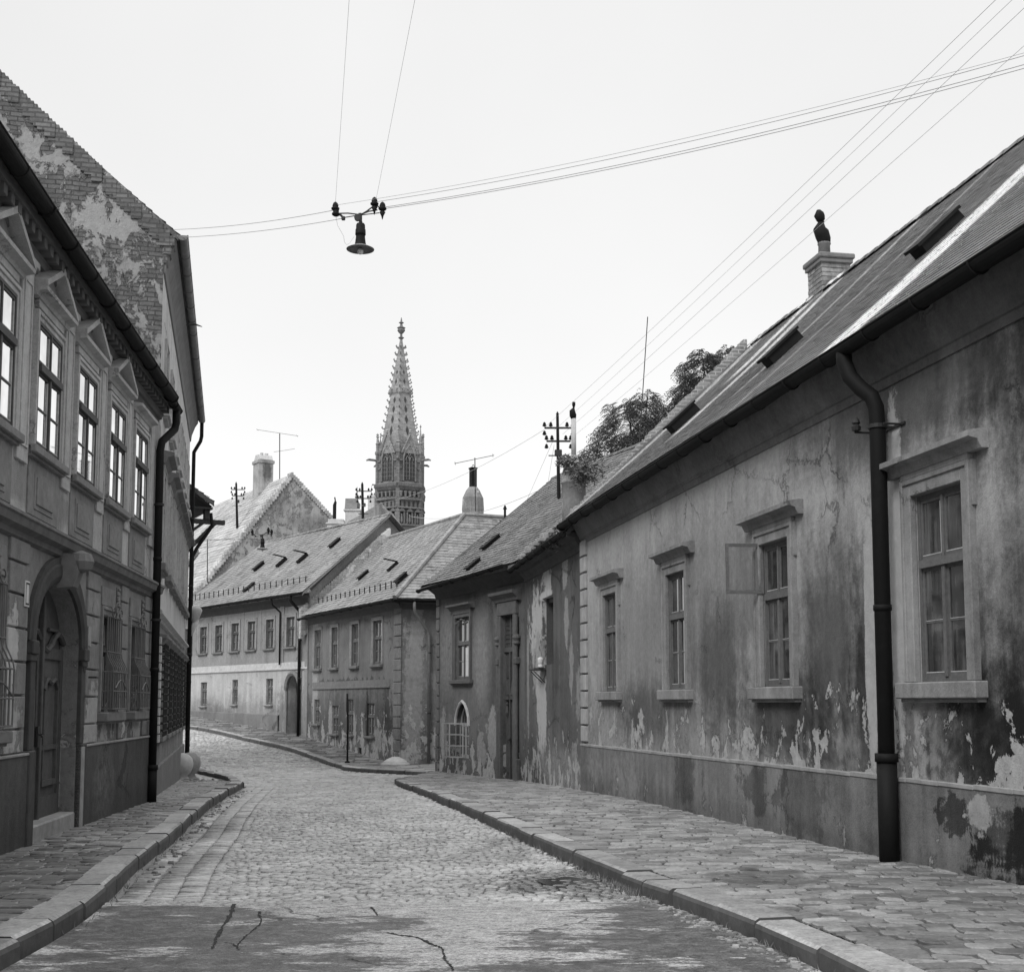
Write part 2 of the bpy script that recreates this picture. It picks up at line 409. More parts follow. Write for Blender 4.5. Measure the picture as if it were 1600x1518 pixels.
def clear_glass():
    m = bpy.data.materials.new('clear_glass'); m.use_nodes = True; nt = m.node_tree; nt.nodes.clear()
    a = nt.nodes.new('ShaderNodeBsdfTransparent'); a.inputs[0].default_value = (.8, .8, .8, 1); b = nt.nodes.new('ShaderNodeBsdfGlossy'); b.inputs['Roughness'].default_value = .08
    f = nt.nodes.new('ShaderNodeFresnel'); f.inputs[0].default_value = 1.5; x = nt.nodes.new('ShaderNodeMixShader'); o = nt.nodes.new('ShaderNodeOutputMaterial')
    nt.links.new(f.outputs[0], x.inputs[0]); nt.links.new(a.outputs[0], x.inputs[1]); nt.links.new(b.outputs[0], x.inputs[2]); nt.links.new(x.outputs[0], o.inputs[0])
    return m
m_clear = clear_glass()

# ------------------------------------------------------------------ window builder
def window(parent, a, b, c, d, q=.16, fr=.055, transom=.36, munt=(.5,), upper=2, mf=None, mg=None, casing=.15, cas_m=None, proud=.05,
           sill=None, sill_m=None, hood=None, hood_m=None, open_low=False, label=None, y0=0.0, skip_upper_left=False, simple_=False, ears=False, sill_out=.13):
    """opening a..b (u), c..d (z); frame set q behind the wall face; returns the window object"""
    mf = mf or m_wood; mg = mg or m_glass
    f = MB(); y = y0-q; t = .05; u = (a+b)/2
    W = b-a; H = d-c; zt = d-H*transom
    f.box(a, a+fr, y-t, y, c, d); f.box(b-fr, b, y-t, y, c, d); f.box(a+fr, b-fr, y-t, y, c, c+fr); f.box(a+fr, b-fr, y-t, y, d-fr, d)
    if transom: f.box(a+fr, b-fr, y-t, y+.03, zt-.045, zt+.035)
    f.box(u-.028, u+.028, y-t, y+.012, c+fr, (zt-.045) if transom else d-fr)
    if transom and upper == 2: f.box(u-.02, u+.02, y-t, y+.005, zt+.035, d-fr)
    lo0, lo1 = c+fr, (zt-.045 if transom else d-fr)
    s = .032                                        # sash rails just inside the frame
    for (p, q_, r0, r1) in ([(a+fr, u-.028, lo0, lo1), (u+.028, b-fr, lo0, lo1)] + ([(a+fr, u-.02, zt+.035, d-fr), (u+.02, b-fr, zt+.035, d-fr)] if transom else [])):
        if open_low and r0 == lo0 and p < u: continue
        f.box(p, p+s, y-t+.008, y-.012, r0, r1); f.box(q_-s, q_, y-t+.008, y-.012, r0, r1)
        f.box(p+s, q_-s, y-t+.008, y-.006, r0, r0+s*1.2); f.box(p+s, q_-s, y-t+.008, y-.012, r1-s, r1)
        f.box(p+s, q_-s, y-.022, y-.003, r0+s*1.2, r0+s*1.2+.010, mi=1); f.box(p+s-.004, p+s+.004, y-.022, y-.008, r0+s*1.2+.012, r1-s-.02, mi=1)
        if r0 == lo0:
            for m_ in munt: zz = r0+(r1-r0)*m_; f.box(p+s, q_-s, y-t+.012, y-.016, zz-.010, zz+.010); f.box(p+s+.006, q_-s-.006, y-.022, y-.012, zz+.0105, zz+.017, mi=1)
    o = f.build('window', [mf, m_putty], parent)
    if label: o['label'] = label
    g = MB(); g.quad((a+.01, y-.024, c+.01), (b-.01, y-.024, c+.01), (b-.01, y-.024, d-.01), (a+.01, y-.024, d-.01)); g.build('pane', mg, o)
    if casing:
        k = MB(); w_ = casing; p = proud; yb = y0-.02
        k.box(a-w_, a, yb, y0+p, c, d+w_, .008); k.box(b, b+w_, yb, y0+p, c, d+w_, .008); k.box(a, b, yb, y0+p, d, d+w_, .008)
        k.box(a-w_-.02, a-w_+.03, yb, y0+p+.02, c, d+w_+.02, .006); k.box(b+w_-.03, b+w_+.02, yb, y0+p+.02, c, d+w_+.02, .006)
        k.box(a-w_+.03, b+w_-.03, yb, y0+p+.02, d+w_-.03, d+w_+.02, .006)
        if ears: k.box(a-w_-.05, a-w_-.02, yb, y0+p-.01, d-.25, d+w_+.018); k.box(b+w_+.02, b+w_+.05, yb, y0+p-.01, d-.25, d+w_+.018)
        k.build('casing', cas_m or m_stone, o)
    if sill:
        k = MB(); e, h = sill; k.box(a-e, b+e, y0-q+.001, y0+sill_out, c-h, c-.002, .012); k.box(a-e+.03, b+e-.03, y0-.02, y0+sill_out-.05, c-h-.035, c-h, .005); k.build('sill', sill_m or cas_m or m_stone, o)
    if hood:
        e, zb, h, out = hood; k = MB()
        k.box(a-casing-.01, b+casing+.01, y0-.02, y0+proud+.015, d+casing+.021, zb, .004)
        k.extr([(y0-.02, zb), (y0+proud+.02, zb), (y0+out*.45, zb+h*.22), (y0+out*.55, zb+h*.5), (y0+out, zb+h*.62), (y0+out, zb+h*.95), (y0+out*.3, zb+h*1.1), (y0-.02, zb+h*1.1)], a-e, b+e)
        k.extr([(y0-.02, zb+h*.2), (y0+out*.42, zb+h*.2), (y0+out*.5, zb+h*.46), (y0-.02, zb+h*.5)], a-e*.8, a-e*.78)
        k.build('hood', hood_m or cas_m or m_stone, o)
    return o
def backing(mb, u0, u1, z0, z1, y):     # dark room behind the openings
    mb.quad((u0, y, z0), (u1, y, z0), (u1, y, z1), (u0, y, z1))

def downspout(parent, pts, r=.06, mat=None, brackets=(), n=12, joints=True, name='downspout', foot=None):
    k = MB(); k.tube(pts, r, n)
    top, bot = Vector(pts[-2]), Vector(pts[-1]); L = (top-bot).length
    if joints:
        for i in range(1, int(L/1.9)+1):
            p = top.lerp(bot, i*1.9/L) if i*1.9 < L else bot
            k.tube([p+Vector((0, 0, .03)), p-Vector((0, 0, .03))], r*1.13, n)
    if foot: k.tube([Vector(foot[0]), Vector(foot[1])], r*1.22, n); k.tube([Vector(foot[0])+Vector((0, 0, .035)), Vector(foot[0])-Vector((0, 0, .05))], r*1.42, n)
    o = k.build(name, mat or m_metal, parent, True)
    for z in brackets:
        b = MB(); p = bot.copy(); p.z = z; b.tube([(p.x, p.y, z-.02), (p.x, p.y, z+.02)], r*1.2, n); b.box(p.x-.012, p.x+.012, -.02, p.y-r, z-.012, z+.012)
        b.build('bracket', m_iron, o)
    return o
def house_roof(parent, u0, u1, y0, z0, y1, z1, mat, tw=.18, tl=.16, back=True, u0r=None, u1r=None, ridge=True, th=.018, sag=.03, und=None, name='roof', jit=.006):
    k = MB(); u0r = u0 if u0r is None else u0r; u1r = u1 if u1r is None else u1r
    tiles(k, (u0, y0, z0), (u1, y0, z0), (u0r, y1, z1), (u1r, y1, z1), tw, tl, th, sag, jit)
    d = .11                                      # boarding below the tiles
    k.quad((u0+.01, y0-.02, z0-d), (u1-.01, y0-.02, z0-d), (u1r-.01, y1, z1-d), (u0r+.01, y1, z1-d), a=.1)
    k.quad((u0+.01, y0-.01, z0-d-.03), (u1-.01, y0-.01, z0-d-.03), (u1-.01, y0-.01, z0-.03), (u0+.01, y0-.01, z0-.03), a=.1)
    for (ua, ub) in ((u0+.01, u0r+.01), (u1-.01, u1r-.01)): k.quad((ua, y0-.02, z0-d), (ub, y1, z1-d), (ub, y1, z1+.005), (ua, y0-.02, z0), a=.2)
    if back:
        yb = 2*y1-y0; k.quad((u0r, y1, z1+.01), (u1r, y1, z1+.01), (u1r, yb, z0), (u0r, yb, z0), a=.5)
    if ridge:
        n = int((u1r-u0r)/.36)
        for i in range(n):
            a = u0r+(u1r-u0r)*i/n; b = u0r+(u1r-u0r)*(i+1)/n+.03; zz = z1+.0+rnd.uniform(-.01, .01)-sag*.6
            V = []; 
            for (x_, s_) in ((a, 1.0), (b, .85)):
                for j in range(6): t = math.pi*j/5; V.append((x_, y1+math.cos(t)*.11*s_, zz-.02+math.sin(t)*.1*s_))
            k.add(V, [(j, j+1, j+7, j+6) for j in range(5)]+[(0, 1, 2, 3, 4, 5)])
    return k.build(name, mat, parent)
def roof_hatch(parent, u, y, z, slope, w=.62, l=.8, h=.2, opened=False, mat=None, name='roof_hatch'):
    """small roof skylight box lying on a slope (rise over run), hinged metal lid"""
    o = empty(name, (u, y, z)); o.parent = parent; o.rotation_euler = (-math.atan(slope), 0, 0)
    k = MB()                                     # local: +y down the slope, +z off the slope
    k.box(-w/2, -w/2+.05, -l/2, l/2, -.1, h); k.box(w/2-.05, w/2, -l/2, l/2, -.1, h); k.box(-w/2+.05, w/2-.05, -l/2, -l/2+.05, -.1, h); k.box(-w/2+.05, w/2-.05, l/2-.05, l/2, -.1, h*.9)
    k.build('frame', mat or m_metal, o)
    k = MB(); k.quad((-w/2+.05, -l/2, .02), (w/2-.05, -l/2, .02), (w/2-.05, l/2, .02), (-w/2+.05, l/2, .02)); k.build('pane', m_glass, o)
    k = MB()
    if opened:
        a = R(50); k.add([(-w/2, -l/2, h), (w/2, -l/2, h), (w/2, -l/2+l*math.cos(a), h+l*math.sin(a)), (-w/2, -l/2+l*math.cos(a), h+l*math.sin(a)), (-w/2, -l/2, h+.03), (w/2, -l/2, h+.03), (w/2, -l/2+l*math.cos(a), h+l*math.sin(a)+.03), (-w/2, -l/2+l*math.cos(a), h+l*math.sin(a)+.03)],
              [(0,1,2,3), (7,6,5,4), (0,4,5,1), (1,5,6,2), (2,6,7,3), (3,7,4,0)])
    else: k.box(-w/2-.03, w/2+.03, -l/2-.03, l/2+.05, h+.002, h+.04)
    k.build('lid', mat or m_metal, o)
    return o
def plinth(mb, u0, u1, zt0, zt1, F_, proud=.05, n=24, gaps=(), below=.5):
    """plinth strip with a top that may slope from zt0 (u0) to zt1 (u1)"""
    for i in range(n):
        a = u0+(u1-u0)*i/n; b = u0+(u1-u0)*(i+1)/n; za = zt0+(zt1-zt0)*i/n; zb = zt0+(zt1-zt0)*(i+1)/n
        gnd_ = min(F_.ground(a), F_.ground(b))-below
        j = rnd.uniform(-.006, .006)
        mb.add([(a, -.02, gnd_), (b, -.02, gnd_), (b, proud, gnd_), (a, proud, gnd_), (a, -.02, za+.03), (b, -.02, zb+.03), (b, proud, zb), (a, proud, za)],
               [(3, 2, 6, 7), (7, 6, 5, 4)]+([(0, 3, 7, 4)] if i == 0 else [])+([(1, 5, 6, 2)] if i == n-1 else []), a=.5)
def body(mb, u0, u1, D, z0, z1, front=False):       # the other three walls
    mb.quad((u0, 0, z0), (u0, -D, z0), (u0, -D, z1), (u0, 0, z1), a=.5); mb.quad((u1, 0, z0), (u1, 0, z1), (u1, -D, z1), (u1, -D, z0), a=.5)
    mb.quad((u0, -D, z0), (u1, -D, z0), (u1, -D, z1), (u0, -D, z1), a=.5)
def gable(mb, u, yf, zf, yr, zr, yb, zb, th=.0):     # triangle wall above eaves level
    mb.add([(u, yf, zf), (u, yr, zr), (u, yb, zb)], [(0, 1, 2)], a=.5)

# ================================================================== R1: long single-storey house, right side
F1 = Fac((3.842, 13.5), 100.42)
h1 = empty('plastered_house', F1.w(0, 0, 0), F1.a)
tag(h1, 'long low plastered house with a thick dark downspout, nearest on the right', 'house')
pl1 = plaster('house_plaster_weathered_shaded', .37, .36, .42, (1.35, 1.35), (1.3, .5), [
    (-3.4, 2.0, 1.4, 1.7, .08, .9), (-4.6, 1.2, 2.5, 1.4, .06, .9), (1.1, 2.2, .9, 1.3, .11, .9), (.1, 1.5, .6, 1.4, .10, .8), (-2.2, 1.25, 1.1, .5, .09, .8),  # soft dark patches at the near end also paint in dimmer light
    (4.9, 2.1, 1.0, .9, .16, .9), (2.6, 1.4, 1.4, .5, .12, .8), (8.6, 1.4, 1.4, .5, .17, .9), (-.50, 3.0, .17, 1.7, .44, .2), (.13, 2.2, .13, 1.5, .37, .2),
    (-1.9, 1.05, .75, .22, .27, .4), (-3.1, 1.15, .5, .3, .2, .4), (2.6, 1.05, .5, .2, .28, .4), (5.2, 1.05, .35, .25, .30, .4), (9.4, 1.1, .45, .3, .30, .4), (12.1, 1.0, .35, .3, .30, .4), (3.9, 1.0, .3, .28, .3, .4), (1.4, 1.0, .6, .25, .25, .5), (-.6, 1.1, .4, .5, .27, .5),
    (7.0, 2.6, 5.0, 1.6, .225, .9), (-1.0, 4.6, 3.0, .5, .12, .8), (-4.0, 4.3, 2.2, .8, .11, .8)], .22, .34, .72, grime=.12)
wins1 = [-9.54, -5.46, -1.38, 2.71, 6.80, 10.87]
H = [(u-.49, u+.49, 1.79, 3.63, .2) for u in wins1]
k = MB(); wall(k, -34, 13.16, -1.2, 5.3, H); body(k, -34, 13.16, 9.0, -1.2, 5.25)  # wall runs on unseen past the viewer, lengthened to shade the near street
gable(k, 13.16, 0, 5.3, -4.4, 9.4, -9, 5.3); gable(k, -34, 0, 5.3, -4.4, 9.4, -9, 5.3)
k.build('wall', pl1, h1)
k = MB(); backing(k, -12, 13, 1.5, 4, -.6); k.build('dark_room', m_black, h1)
m_plinth1 = plaster('plinth_render', .16, .27, .45, (.8, .25), (.35, .5), [(-2.05, .62, .25, .16, .30, .3), (-1.55, .55, .33, .2, .045, .3), (-3.5, .2, 1.5, .7, .05, .5), (-2.4, .45, .5, .35, .055, .5), (3.6, .5, .45, .3, .085, .5), (1.9, .4, .6, .4, .11, .5), (6.2, .45, .5, .3, .1, .5), (9.8, .3, .8, .5, .19, .5), (11.9, .4, .6, .4, .19, .5)], .7, .6, -.1)
k = MB(); plinth(k, -12, 13.18, .90, .715, F1, .055, 40); k.build('plinth', m_plinth1, h1)
k = MB()
for i in range(40):
    a = -12+i*.6295; z = .90-(i+.5)/40*.185; k.box(a, a+.628, -.01, .066, z-.012, z+.035+rnd.uniform(-.006, .006), .006)
k.build('plinth_capping', m_stone, h1)
k = MB()
for i in range(12):
    z0 = .80+i*.345; k.box(12.72, 13.175, -.01, .055+rnd.uniform(-.004, .004), z0, z0+.31, .012)
k.build('quoin', m_quoin, h1)
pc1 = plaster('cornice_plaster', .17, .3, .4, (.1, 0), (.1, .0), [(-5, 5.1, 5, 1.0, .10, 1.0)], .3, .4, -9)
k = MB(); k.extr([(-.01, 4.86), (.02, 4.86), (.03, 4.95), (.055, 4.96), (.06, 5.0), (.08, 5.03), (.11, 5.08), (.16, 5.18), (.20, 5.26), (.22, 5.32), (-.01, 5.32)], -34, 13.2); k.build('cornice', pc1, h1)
for i, u in enumerate(wins1):
    o = window(h1, u-.48, u+.48, 1.79, 3.63, .03, .05, .37, (.5,), 2, m_wood, m_glass_c, .15, m_case, .05, (.27, .16), m_case, (.42, 3.86, .16, .2), m_case, ears=True)
    if i == 3:
        s = MB(); c0 = (u+.46, -.05); 
        s.box(0, .04, -.012, .012, 0, .66); s.box(.46, .5, -.012, .012, 0, .66); s.box(.04, .46, -.012, .012, 0, .045); s.box(.04, .46, -.012, .012, .62, .66)
        so_ = s.build('open_sash', m_wood, o, loc=(u+.47, -.02, 3.0)); so_.rotation_euler = (R(2), 0, R(84)); so_['label'] = 'upper sash swung out into the street'
        s = MB(); s.quad((.03, 0, .03), (.47, 0, .03), (.47, 0, .63), (.03, 0, .63)); s.build('pane', m_clear, o, loc=(u+.47, -.02, 3.0)).rotation_euler = (R(2), 0, R(84))
# roof
m_roof1 = tilemat('roof_tiles_dark', .17, .10, .3, [(-.35, .55, .85, -9, 9), (8.6, 9.2, .7, -9, -.6), (5.6, 5.9, .5, -9, -.6), (12.5, 13.3, .55, -9, 9), (9.9, 10.6, .75, -9, -2.2), (3.4, 3.6, .4, -9, 9)], lich=.15, run=.6, mot=.5)
house_roof(h1, -14, 13.40, .32, 5.42, -3.85, 9.35, m_roof1, .15, .12, sag=.05, th=.009, jit=.002)
k = MB(); gutter(k, (-12, .39, 5.37), (13.36, .39, 5.27), .10); k.build('gutter', m_metal, h1)
k = MB(); k.add([(-34, .3, 5.3), (-14.02, .3, 5.3), (-14.02, -3.85, 9.3), (-34, -3.85, 9.3), (-14.02, -8, 5.3), (-34, -8, 5.3)], [(0, 1, 2, 3), (3, 2, 4, 5)]); k.build('roof', m_roof1, h1)  # plain unseen roof of the lengthened part, added to shade the near street
k = MB()                                             # brick fire wall along the far verge
for i in range(52):
    f = i/52; y = .15-3.95*f; z = 5.52+3.95*f
    k.box(13.46, 13.46+.22+rnd.uniform(-.02, .02), y-.085, y-.003, z-.35, z+.10+rnd.uniform(-.02, .03), .008)
k.build('verge_wall', m_brick, h1)
for (u, y, z, op, l) in ((1.05, -1.45, 7.14, False, .8), (5.0, -1.1, 6.83, False, .75), (9.75, -1.1, 6.83, False, .75)):
    roof_hatch(h1, u, y, z-.02, .94, .28, l*.85, .075, op)
ds = downspout(h1, [(-.22, .39, 5.34), (-.23, .39, 5.16), (-.30, .36, 4.98), (-.38, .28, 4.84), (-.47, .21, 4.74), (-.50, .18, 4.62), (-.50, .17, 4.45), (-.50, .17, -.05)], .082, m_metal, (4.42,), 16, True, 'downspout', ((-.50, .17, 1.05), (-.50, .17, -.08)))
b = MB(); b.box(-.78, -.22, .0, .02, 4.40, 4.425); b.tube([(-.24, .02, 4.41), (-.24, .3, 4.41)], .012, 6); b.lathe([(.02, 0), (.045, .01), (.05, .05), (.03, .07), (.045, .09), (.03, .13), (.01, .15)], (-.24, .28, 4.42), 10); b.tube([(-.70, .02, 4.41), (-.70, .2, 4.41)], .012, 6); b.build('bracket', m_iron, ds)
# chimney on the ridge
ch = empty('chimney', (9.75, -4.05, 8.85)); ch.parent = h1; ch.scale = (.80, .80, 1)
k = MB(); ym = 0
for i in range(17):
    z = -.4+i*.087; c = .41
    for j in range(3):
        a = -c+.273*j+(.13 if i % 2 else 0); 
        k.box(max(-c, a-.0), min(c, a+.262), -.36+rnd.uniform(-.008, .008), .36+rnd.uniform(-.008, .008), z, z+.077, .006)
        if i % 2 and j == 0: k.box(-c, a-.012, -.36, .36, z, z+.077, .006)
k.box(-.395, .395, -.345, .345, -.6, 1.06); k.build('stack', simple('chimney_brick', .22, .95, 1.1, 11, 1.0, attr=.7), ch)
k = MB(); k.box(-.5, .5, -.45, .45, 1.08, 1.18, .02); k.box(-.46, .46, -.41, .41, 1.0, 1.08, .01); k.build('cap', m_stone_d, ch)
k = MB(); k.lathe([(.15, 1.18), (.14, 1.45), (.16, 1.47), (.15, 1.5)], (0, .1, 0), 14); k.build('flue_pot', m_stone_d, ch, True)
k = MB(); k.tube([(0, .1, 1.48), (0, .1, 1.56), (-.03, .16, 1.66), (-.02, .22, 1.76), (0, .16, 1.86)], [.15, .16, .17, .15, .09], 12)
k.tube([(0, .15, 1.84), (0, .13, 1.93)], .05, 10); k.tube([(0, .13, 1.92), (0, .17, 1.98), (0, .22, 2.06), (0, .22, 2.14)], [.07, .11, .12, .05], 12); k.build('cowl', m_metal, ch, True)

# ================================================================== R2: crumbling house with the broken tall window
F2 = Fac((1.465, 26.463), 98.77)
h2 = empty('crumbling_house', F2.w(0, 0, 0), F2.a)
tag(h2, 'narrow crumbling house with a long peeled plaster scar beside a tall dark window hole', 'house')
pl2 = plaster('house_plaster_crumbling', .115, .36, .4, (1.8, 1.5), (1.1, .35), [
    (5.6, 3.4, .95, 1.05, .46, .3), (5.3, 2.4, .75, .9, .33, .3), (4.9, 1.3, .7, 1.15, .46, .3), (4.1, 4.5, .6, .6, .44, .3), (4.3, 4.15, .9, .12, .5, .2), (1.9, 4.55, .3, .5, .30, .4), (1.75, 3.4, .3, .5, .28, .4),
    (1.2, 2.4, .25, .7, .26, .3), (.55, 1.7, .2, .9, .25, .4), (6.9, 2.4, .2, 1.5, .27, .3), (.9, .2, .3, .55, .27, .4), (.55, -.05, .18, .35, .07, .3), (3.0, 2.4, .6, .5, .085, .5), (2.6, 1.5, 1.5, .5, .1, .5), (2.4, .1, 3, .45, .2, .6)], .4, .6, -.3, bumps=1.0)
k = MB(); wall(k, 0.02, 7.42, -1.5, 5.15, [(3.3, 4.75, 2.48, 4.1, .35)]); body(k, 0.02, 7.42, 3.6, -1.5, 5.05); k.build('wall', pl2, h2)
k = MB(); k.quad((3.2, -.36, 2.4), (4.8, -.36, 2.4), (4.8, -.36, 4.2), (3.2, -.36, 4.2)); k.build('dark_room', m_black, h2)
k = MB()
for i in range(3): k.box(3.45+i*.42, 3.8+i*.42, -.28, -.25, 2.5, 4.05, .01)
k.box(3.3, 3.38, -.3, -.1, 2.48, 4.1); k.box(4.68, 4.75, -.3, -.1, 2.48, 4.1); k.box(3.38, 4.68, -.3, -.14, 3.98, 4.1)
tag(k.build('window', m_wood_d, h2), 'dark boarded hole of the tall window')
k = MB(); k.extr([(-.01, 4.72), (.04, 4.74), (.05, 4.84), (.14, 4.92), (.16, 5.0), (.3, 5.06), (.3, 5.12), (-.01, 5.12)], 0.03, 7.3); k.build('cornice', simple('cornice_dark', .075, .9, .6, 5, .5), h2)
m_roof2 = tilemat('roof_tiles_mossy', .16, .7, .5, lich=.7)
house_roof(h2, -.02, 7.3, .34, 5.16, -1.75, 7.0, m_roof2, .17, .15, th=.03, sag=.06)
k = MB(); gutter(k, (.05, .42, 5.1), (7.25, .42, 5.05), .07); k.build('gutter', m_metal, h2)
k = MB()
for i in range(60):
    u = 5.6+rnd.random()*1.7; y = .3-rnd.random()*1.7; z = 5.2+(.34-y)*.88
    s_ = rnd.uniform(.08, .16); k.box(u-s_, u+s_, y-s_*.6, y+s_*.6, z-.02, z+rnd.uniform(.03, .14), .01)
k.build('rubble', m_stone, h2)
ch = empty('chimney', (5.0, -.85, 6.2)); ch.parent = h2; ch.scale = (.75, .75, .82)
pl_ch = plaster('chimney_plaster', .3, .4, .4, (.6, .5), (.3, .4), [], .4, .6, 6)
k = MB(); k.lathe([(.40, -.6), (.40, .4), (.39, .95), (.43, .98), (.44, 1.03), (.40, 1.06), (.40, 1.3), (.30, 1.6), (.2, 1.8), (.1, 1.86)], n=18); k.build('stack', pl_ch, ch, True)
k = MB(); k.tube([(0, 0, 1.8), (0, 0, 3.0)], .085, 10); k.build('flue_pot', m_stone_l, ch, True)
k = MB(); k.tube([(0, 0, 3.0), (0, .02, 3.1), (-.05, .05, 3.22), (-.04, .0, 3.32)], [.09, .12, .1, .03], 10); k.tube([(-.04, 0, 3.3), (-.03, 0, 3.42), (-.06, 0, 3.5)], [.02, .06, .05], 8); k.build('cowl', m_metal, ch, True)
# little wall shelf with a white pot
t = empty('wall_shelf', F2.w(4.5, 0, 2.36), F2.a); tag(t, 'small dark iron shelf bracket under the tall window hole', 'shelf')
k = MB(); k.box(-.28, .5, -.0, .3, 0, .05, .008); k.build('board', m_wood_d, t)
k = MB(); k.tube([(-.1, 0, -.3), (-.1, .28, -.02)], .012, 6); k.tube([(.3, 0, -.3), (.3, .28, -.02)], .012, 6); k.build('bracket', m_iron, t)
k = MB(); k.lathe([(.06, 0), (.07, .04), (.063, .05), (.063, .1), (.073, .11), (.066, .15), (.07, .17), (.073, .23), (.02, .25)], n=14)
tag(k.build('jar', m_cloth, None, True, F2.w(4.22, .14, 2.412)), 'small white jar on the wall shelf by the window hole', 'jar')

# ================================================================== R3: dark house with the gothic portal
F3 = Fac((.3344, 33.794), 112.69)
h3 = empty('portal_house', F3.w(0, 0, 0), F3.a)
tag(h3, 'dark plastered house with a tall narrow gothic portal and a small pointed window', 'house')
pl3 = plaster('house_plaster_dark', .13, .36, .4, (1.4, 1.5), (1.3, .35), [
    (3.2, 2.6, .7, 1.3, .20, .8), (5.9, 3.0, .9, 1.2, .16, .7), (2.3, .7, .45, .65, .28, .4), (2.4, 2.6, .5, 1.4, .09, .6), (3.1, .2, .35, .5, .26, .4), (6.3, .5, .3, .7, .25, .4), (5.9, 1.6, .6, .6, .1, .5), (3.5, 4.6, 3.5, .5, .09, .7)], .4, .6, -.45)
GW = (4.12, 5.18, -.05, .95)
k = MB(); wall(k, 0, 6.96, -1.6, 5.3, [(.62, 1.5, -1.0, 3.95, .16), (4.05, 5.25, 2.25, 4.1, .2), (4.12, 5.18, -.05, 1.55, .22)])
# pointed-arch infill
cu = (4.12+5.18)/2
arc = [(4.12, .9), (4.16, 1.12), (4.28, 1.32), (4.45, 1.47), (cu, 1.55)]
k.add([(4.12, 0, 1.55)]+[(a, 0, b) for a, b in arc], [(0, i, i+1) for i in range(1, 5)], a=.5)
k.add([(5.18, 0, 1.55)]+[(2*cu-a, 0, b) for a, b in arc], [(0, i+1, i) for i in range(1, 5)], a=.5)
body(k, 0, 6.96, 8, -1.6, 5.2); gable(k, 6.96, 0, 5.2, -4.0, 8.85, -8, 5.2); gable(k, 0, 0, 5.2, -4.0, 8.85, -8, 5.2)
k.build('wall', pl3, h3)
k = MB()
for i in range(14):
    z0 = -.6+i*.4; k.box(6.7, 6.975, -.01, .04, z0, z0+.36, .01)
k.build('quoin', plaster('quoin_dark', .15, .25, .4, (1, .6), (1, .4), [], .3, .5, 0), h3)
k = MB(); backing(k, .1, 6.5, -1, 4.5, -.6); k.build('dark_room', m_black, h3)
m_st3 = simple('portal_stone', .105, .85, .5, 8, .4, streak=.4)
o = window(h3, 4.05, 5.25, 2.25, 4.1, .05, .06, .42, (.5,), 2, m_wood, m_glass, .14, m_st3, .05, (.28, .12), m_st3, (.38, 4.34, .17, .22), m_st3, open_low=False)
k = MB(); k.box(4.35, 4.62, -.072, -.064, 2.34, 3.2); k.build('curtain', m_cloth, o)
k = MB(); k.box(4.12, 5.2, .0, .02, 4.1, 4.26); 
for i in range(5): k.lathe([(.01, 0), (.06, .02), (.05, .05), (.01, .07)], (4.22+i*.22, .05, 3.9+.1*abs(i-2)*-.5+.1), 8)
k.build('carved_apron', m_st3, o)
# gothic small window with open pale casements
o = window(h3, 4.12, 5.18, -.05, .95, .10, .05, 0, (.33, .66), 2, m_wood_p, m_glass_c, 0)
k = MB(); k.tube([(4.12, -.16, .93), (4.17, -.16, 1.12), (4.29, -.16, 1.32), (4.46, -.16, 1.46), (cu, -.16, 1.52), (2*cu-4.46, -.16, 1.46), (2*cu-4.29, -.16, 1.32), (2*cu-4.17, -.16, 1.12), (5.18, -.16, .93)], .03, 6); k.box(cu-.025, cu+.025, -.2, -.14, .95, 1.5); k.box(4.12, 5.18, -.2, -.15, .93, .98)
k.build('pointed_light', m_wood_p, o)
k = MB(); k.quad((4.14, -.19, .95), (5.16, -.19, .95), (5.16, -.19, 1.5), (4.14, -.19, 1.5)); k.build('pane', m_glass_c, o)
k = MB(); k.tube([(4.08, .02, .9), (4.12, .02, 1.14), (4.25, .02, 1.37), (4.43, .02, 1.53), (cu, .02, 1.62), (2*cu-4.43, .02, 1.53), (2*cu-4.25, .02, 1.37), (2*cu-4.12, .02, 1.14), (5.22, .02, .9)], .045, 6); k.build('arch_moulding', m_stone_l, o)
for (u, an) in ((5.2, 82), (4.62, 62)):
    k = MB(); w_ = .44
    for p in (0, w_-.04): k.box(p, p+.04, -.015, .015, 0, 1.02)
    for zz in (0, .33, .66, .98): k.box(.04, w_-.04, -.012, .012, zz, zz+.035)
    c = k.build('open_casement', m_wood_p, o, loc=(u, -.02, -.04)); c.rotation_euler = (0, 0, R(an))
    k = MB(); k.quad((.04, 0, .03), (w_-.04, 0, .03), (w_-.04, 0, .99), (.04, 0, .99)); c = k.build('pane', m_clear, o, loc=(u, -.02, -.04)); c.rotation_euler = (0, 0, R(an))
# portal
d = MB()
for (a, b) in ((.66, 1.05), (1.07, 1.46)):
    d.box(a, b, -0.120, -0.080, -.5, 1.72); d.box(a+.06, b-.06, -0.080, -0.050, -.3, 1.35); d.prism([(a+.04, 1.78), (b-.04, 1.78), ((a+b)/2, 2.2)], -0.110, 0.000); d.box(a, b, -0.120, -0.080, 1.72, 2.95); d.box(a+.06, b-.06, -0.080, -0.060, 2.25, 2.85)
    d.box(a+.02, b-.02, -0.110, 0.020, 1.66, 1.76); d.lathe([(.03, 0), (.06, .1), (.03, .3), (.05, .34), (.02, .4)], ((a+b)/2, -0.030, 1.2), 8)
d.box(.62, 1.5, -0.120, -0.020, 2.95, 3.08); d.box(1.03, 1.09, -0.100, -0.010, -.5, 2.95)
dr = d.build('door', m_door, h3)
k = MB(); k.box(1.0, 1.02, -0.020, 0.020, .55, .62); k.tube([(1.01, 0.000, .58), (1.01, .06, .58), (1.01, .06, .48)], .012, 6); k.build('handle', m_iron, dr)
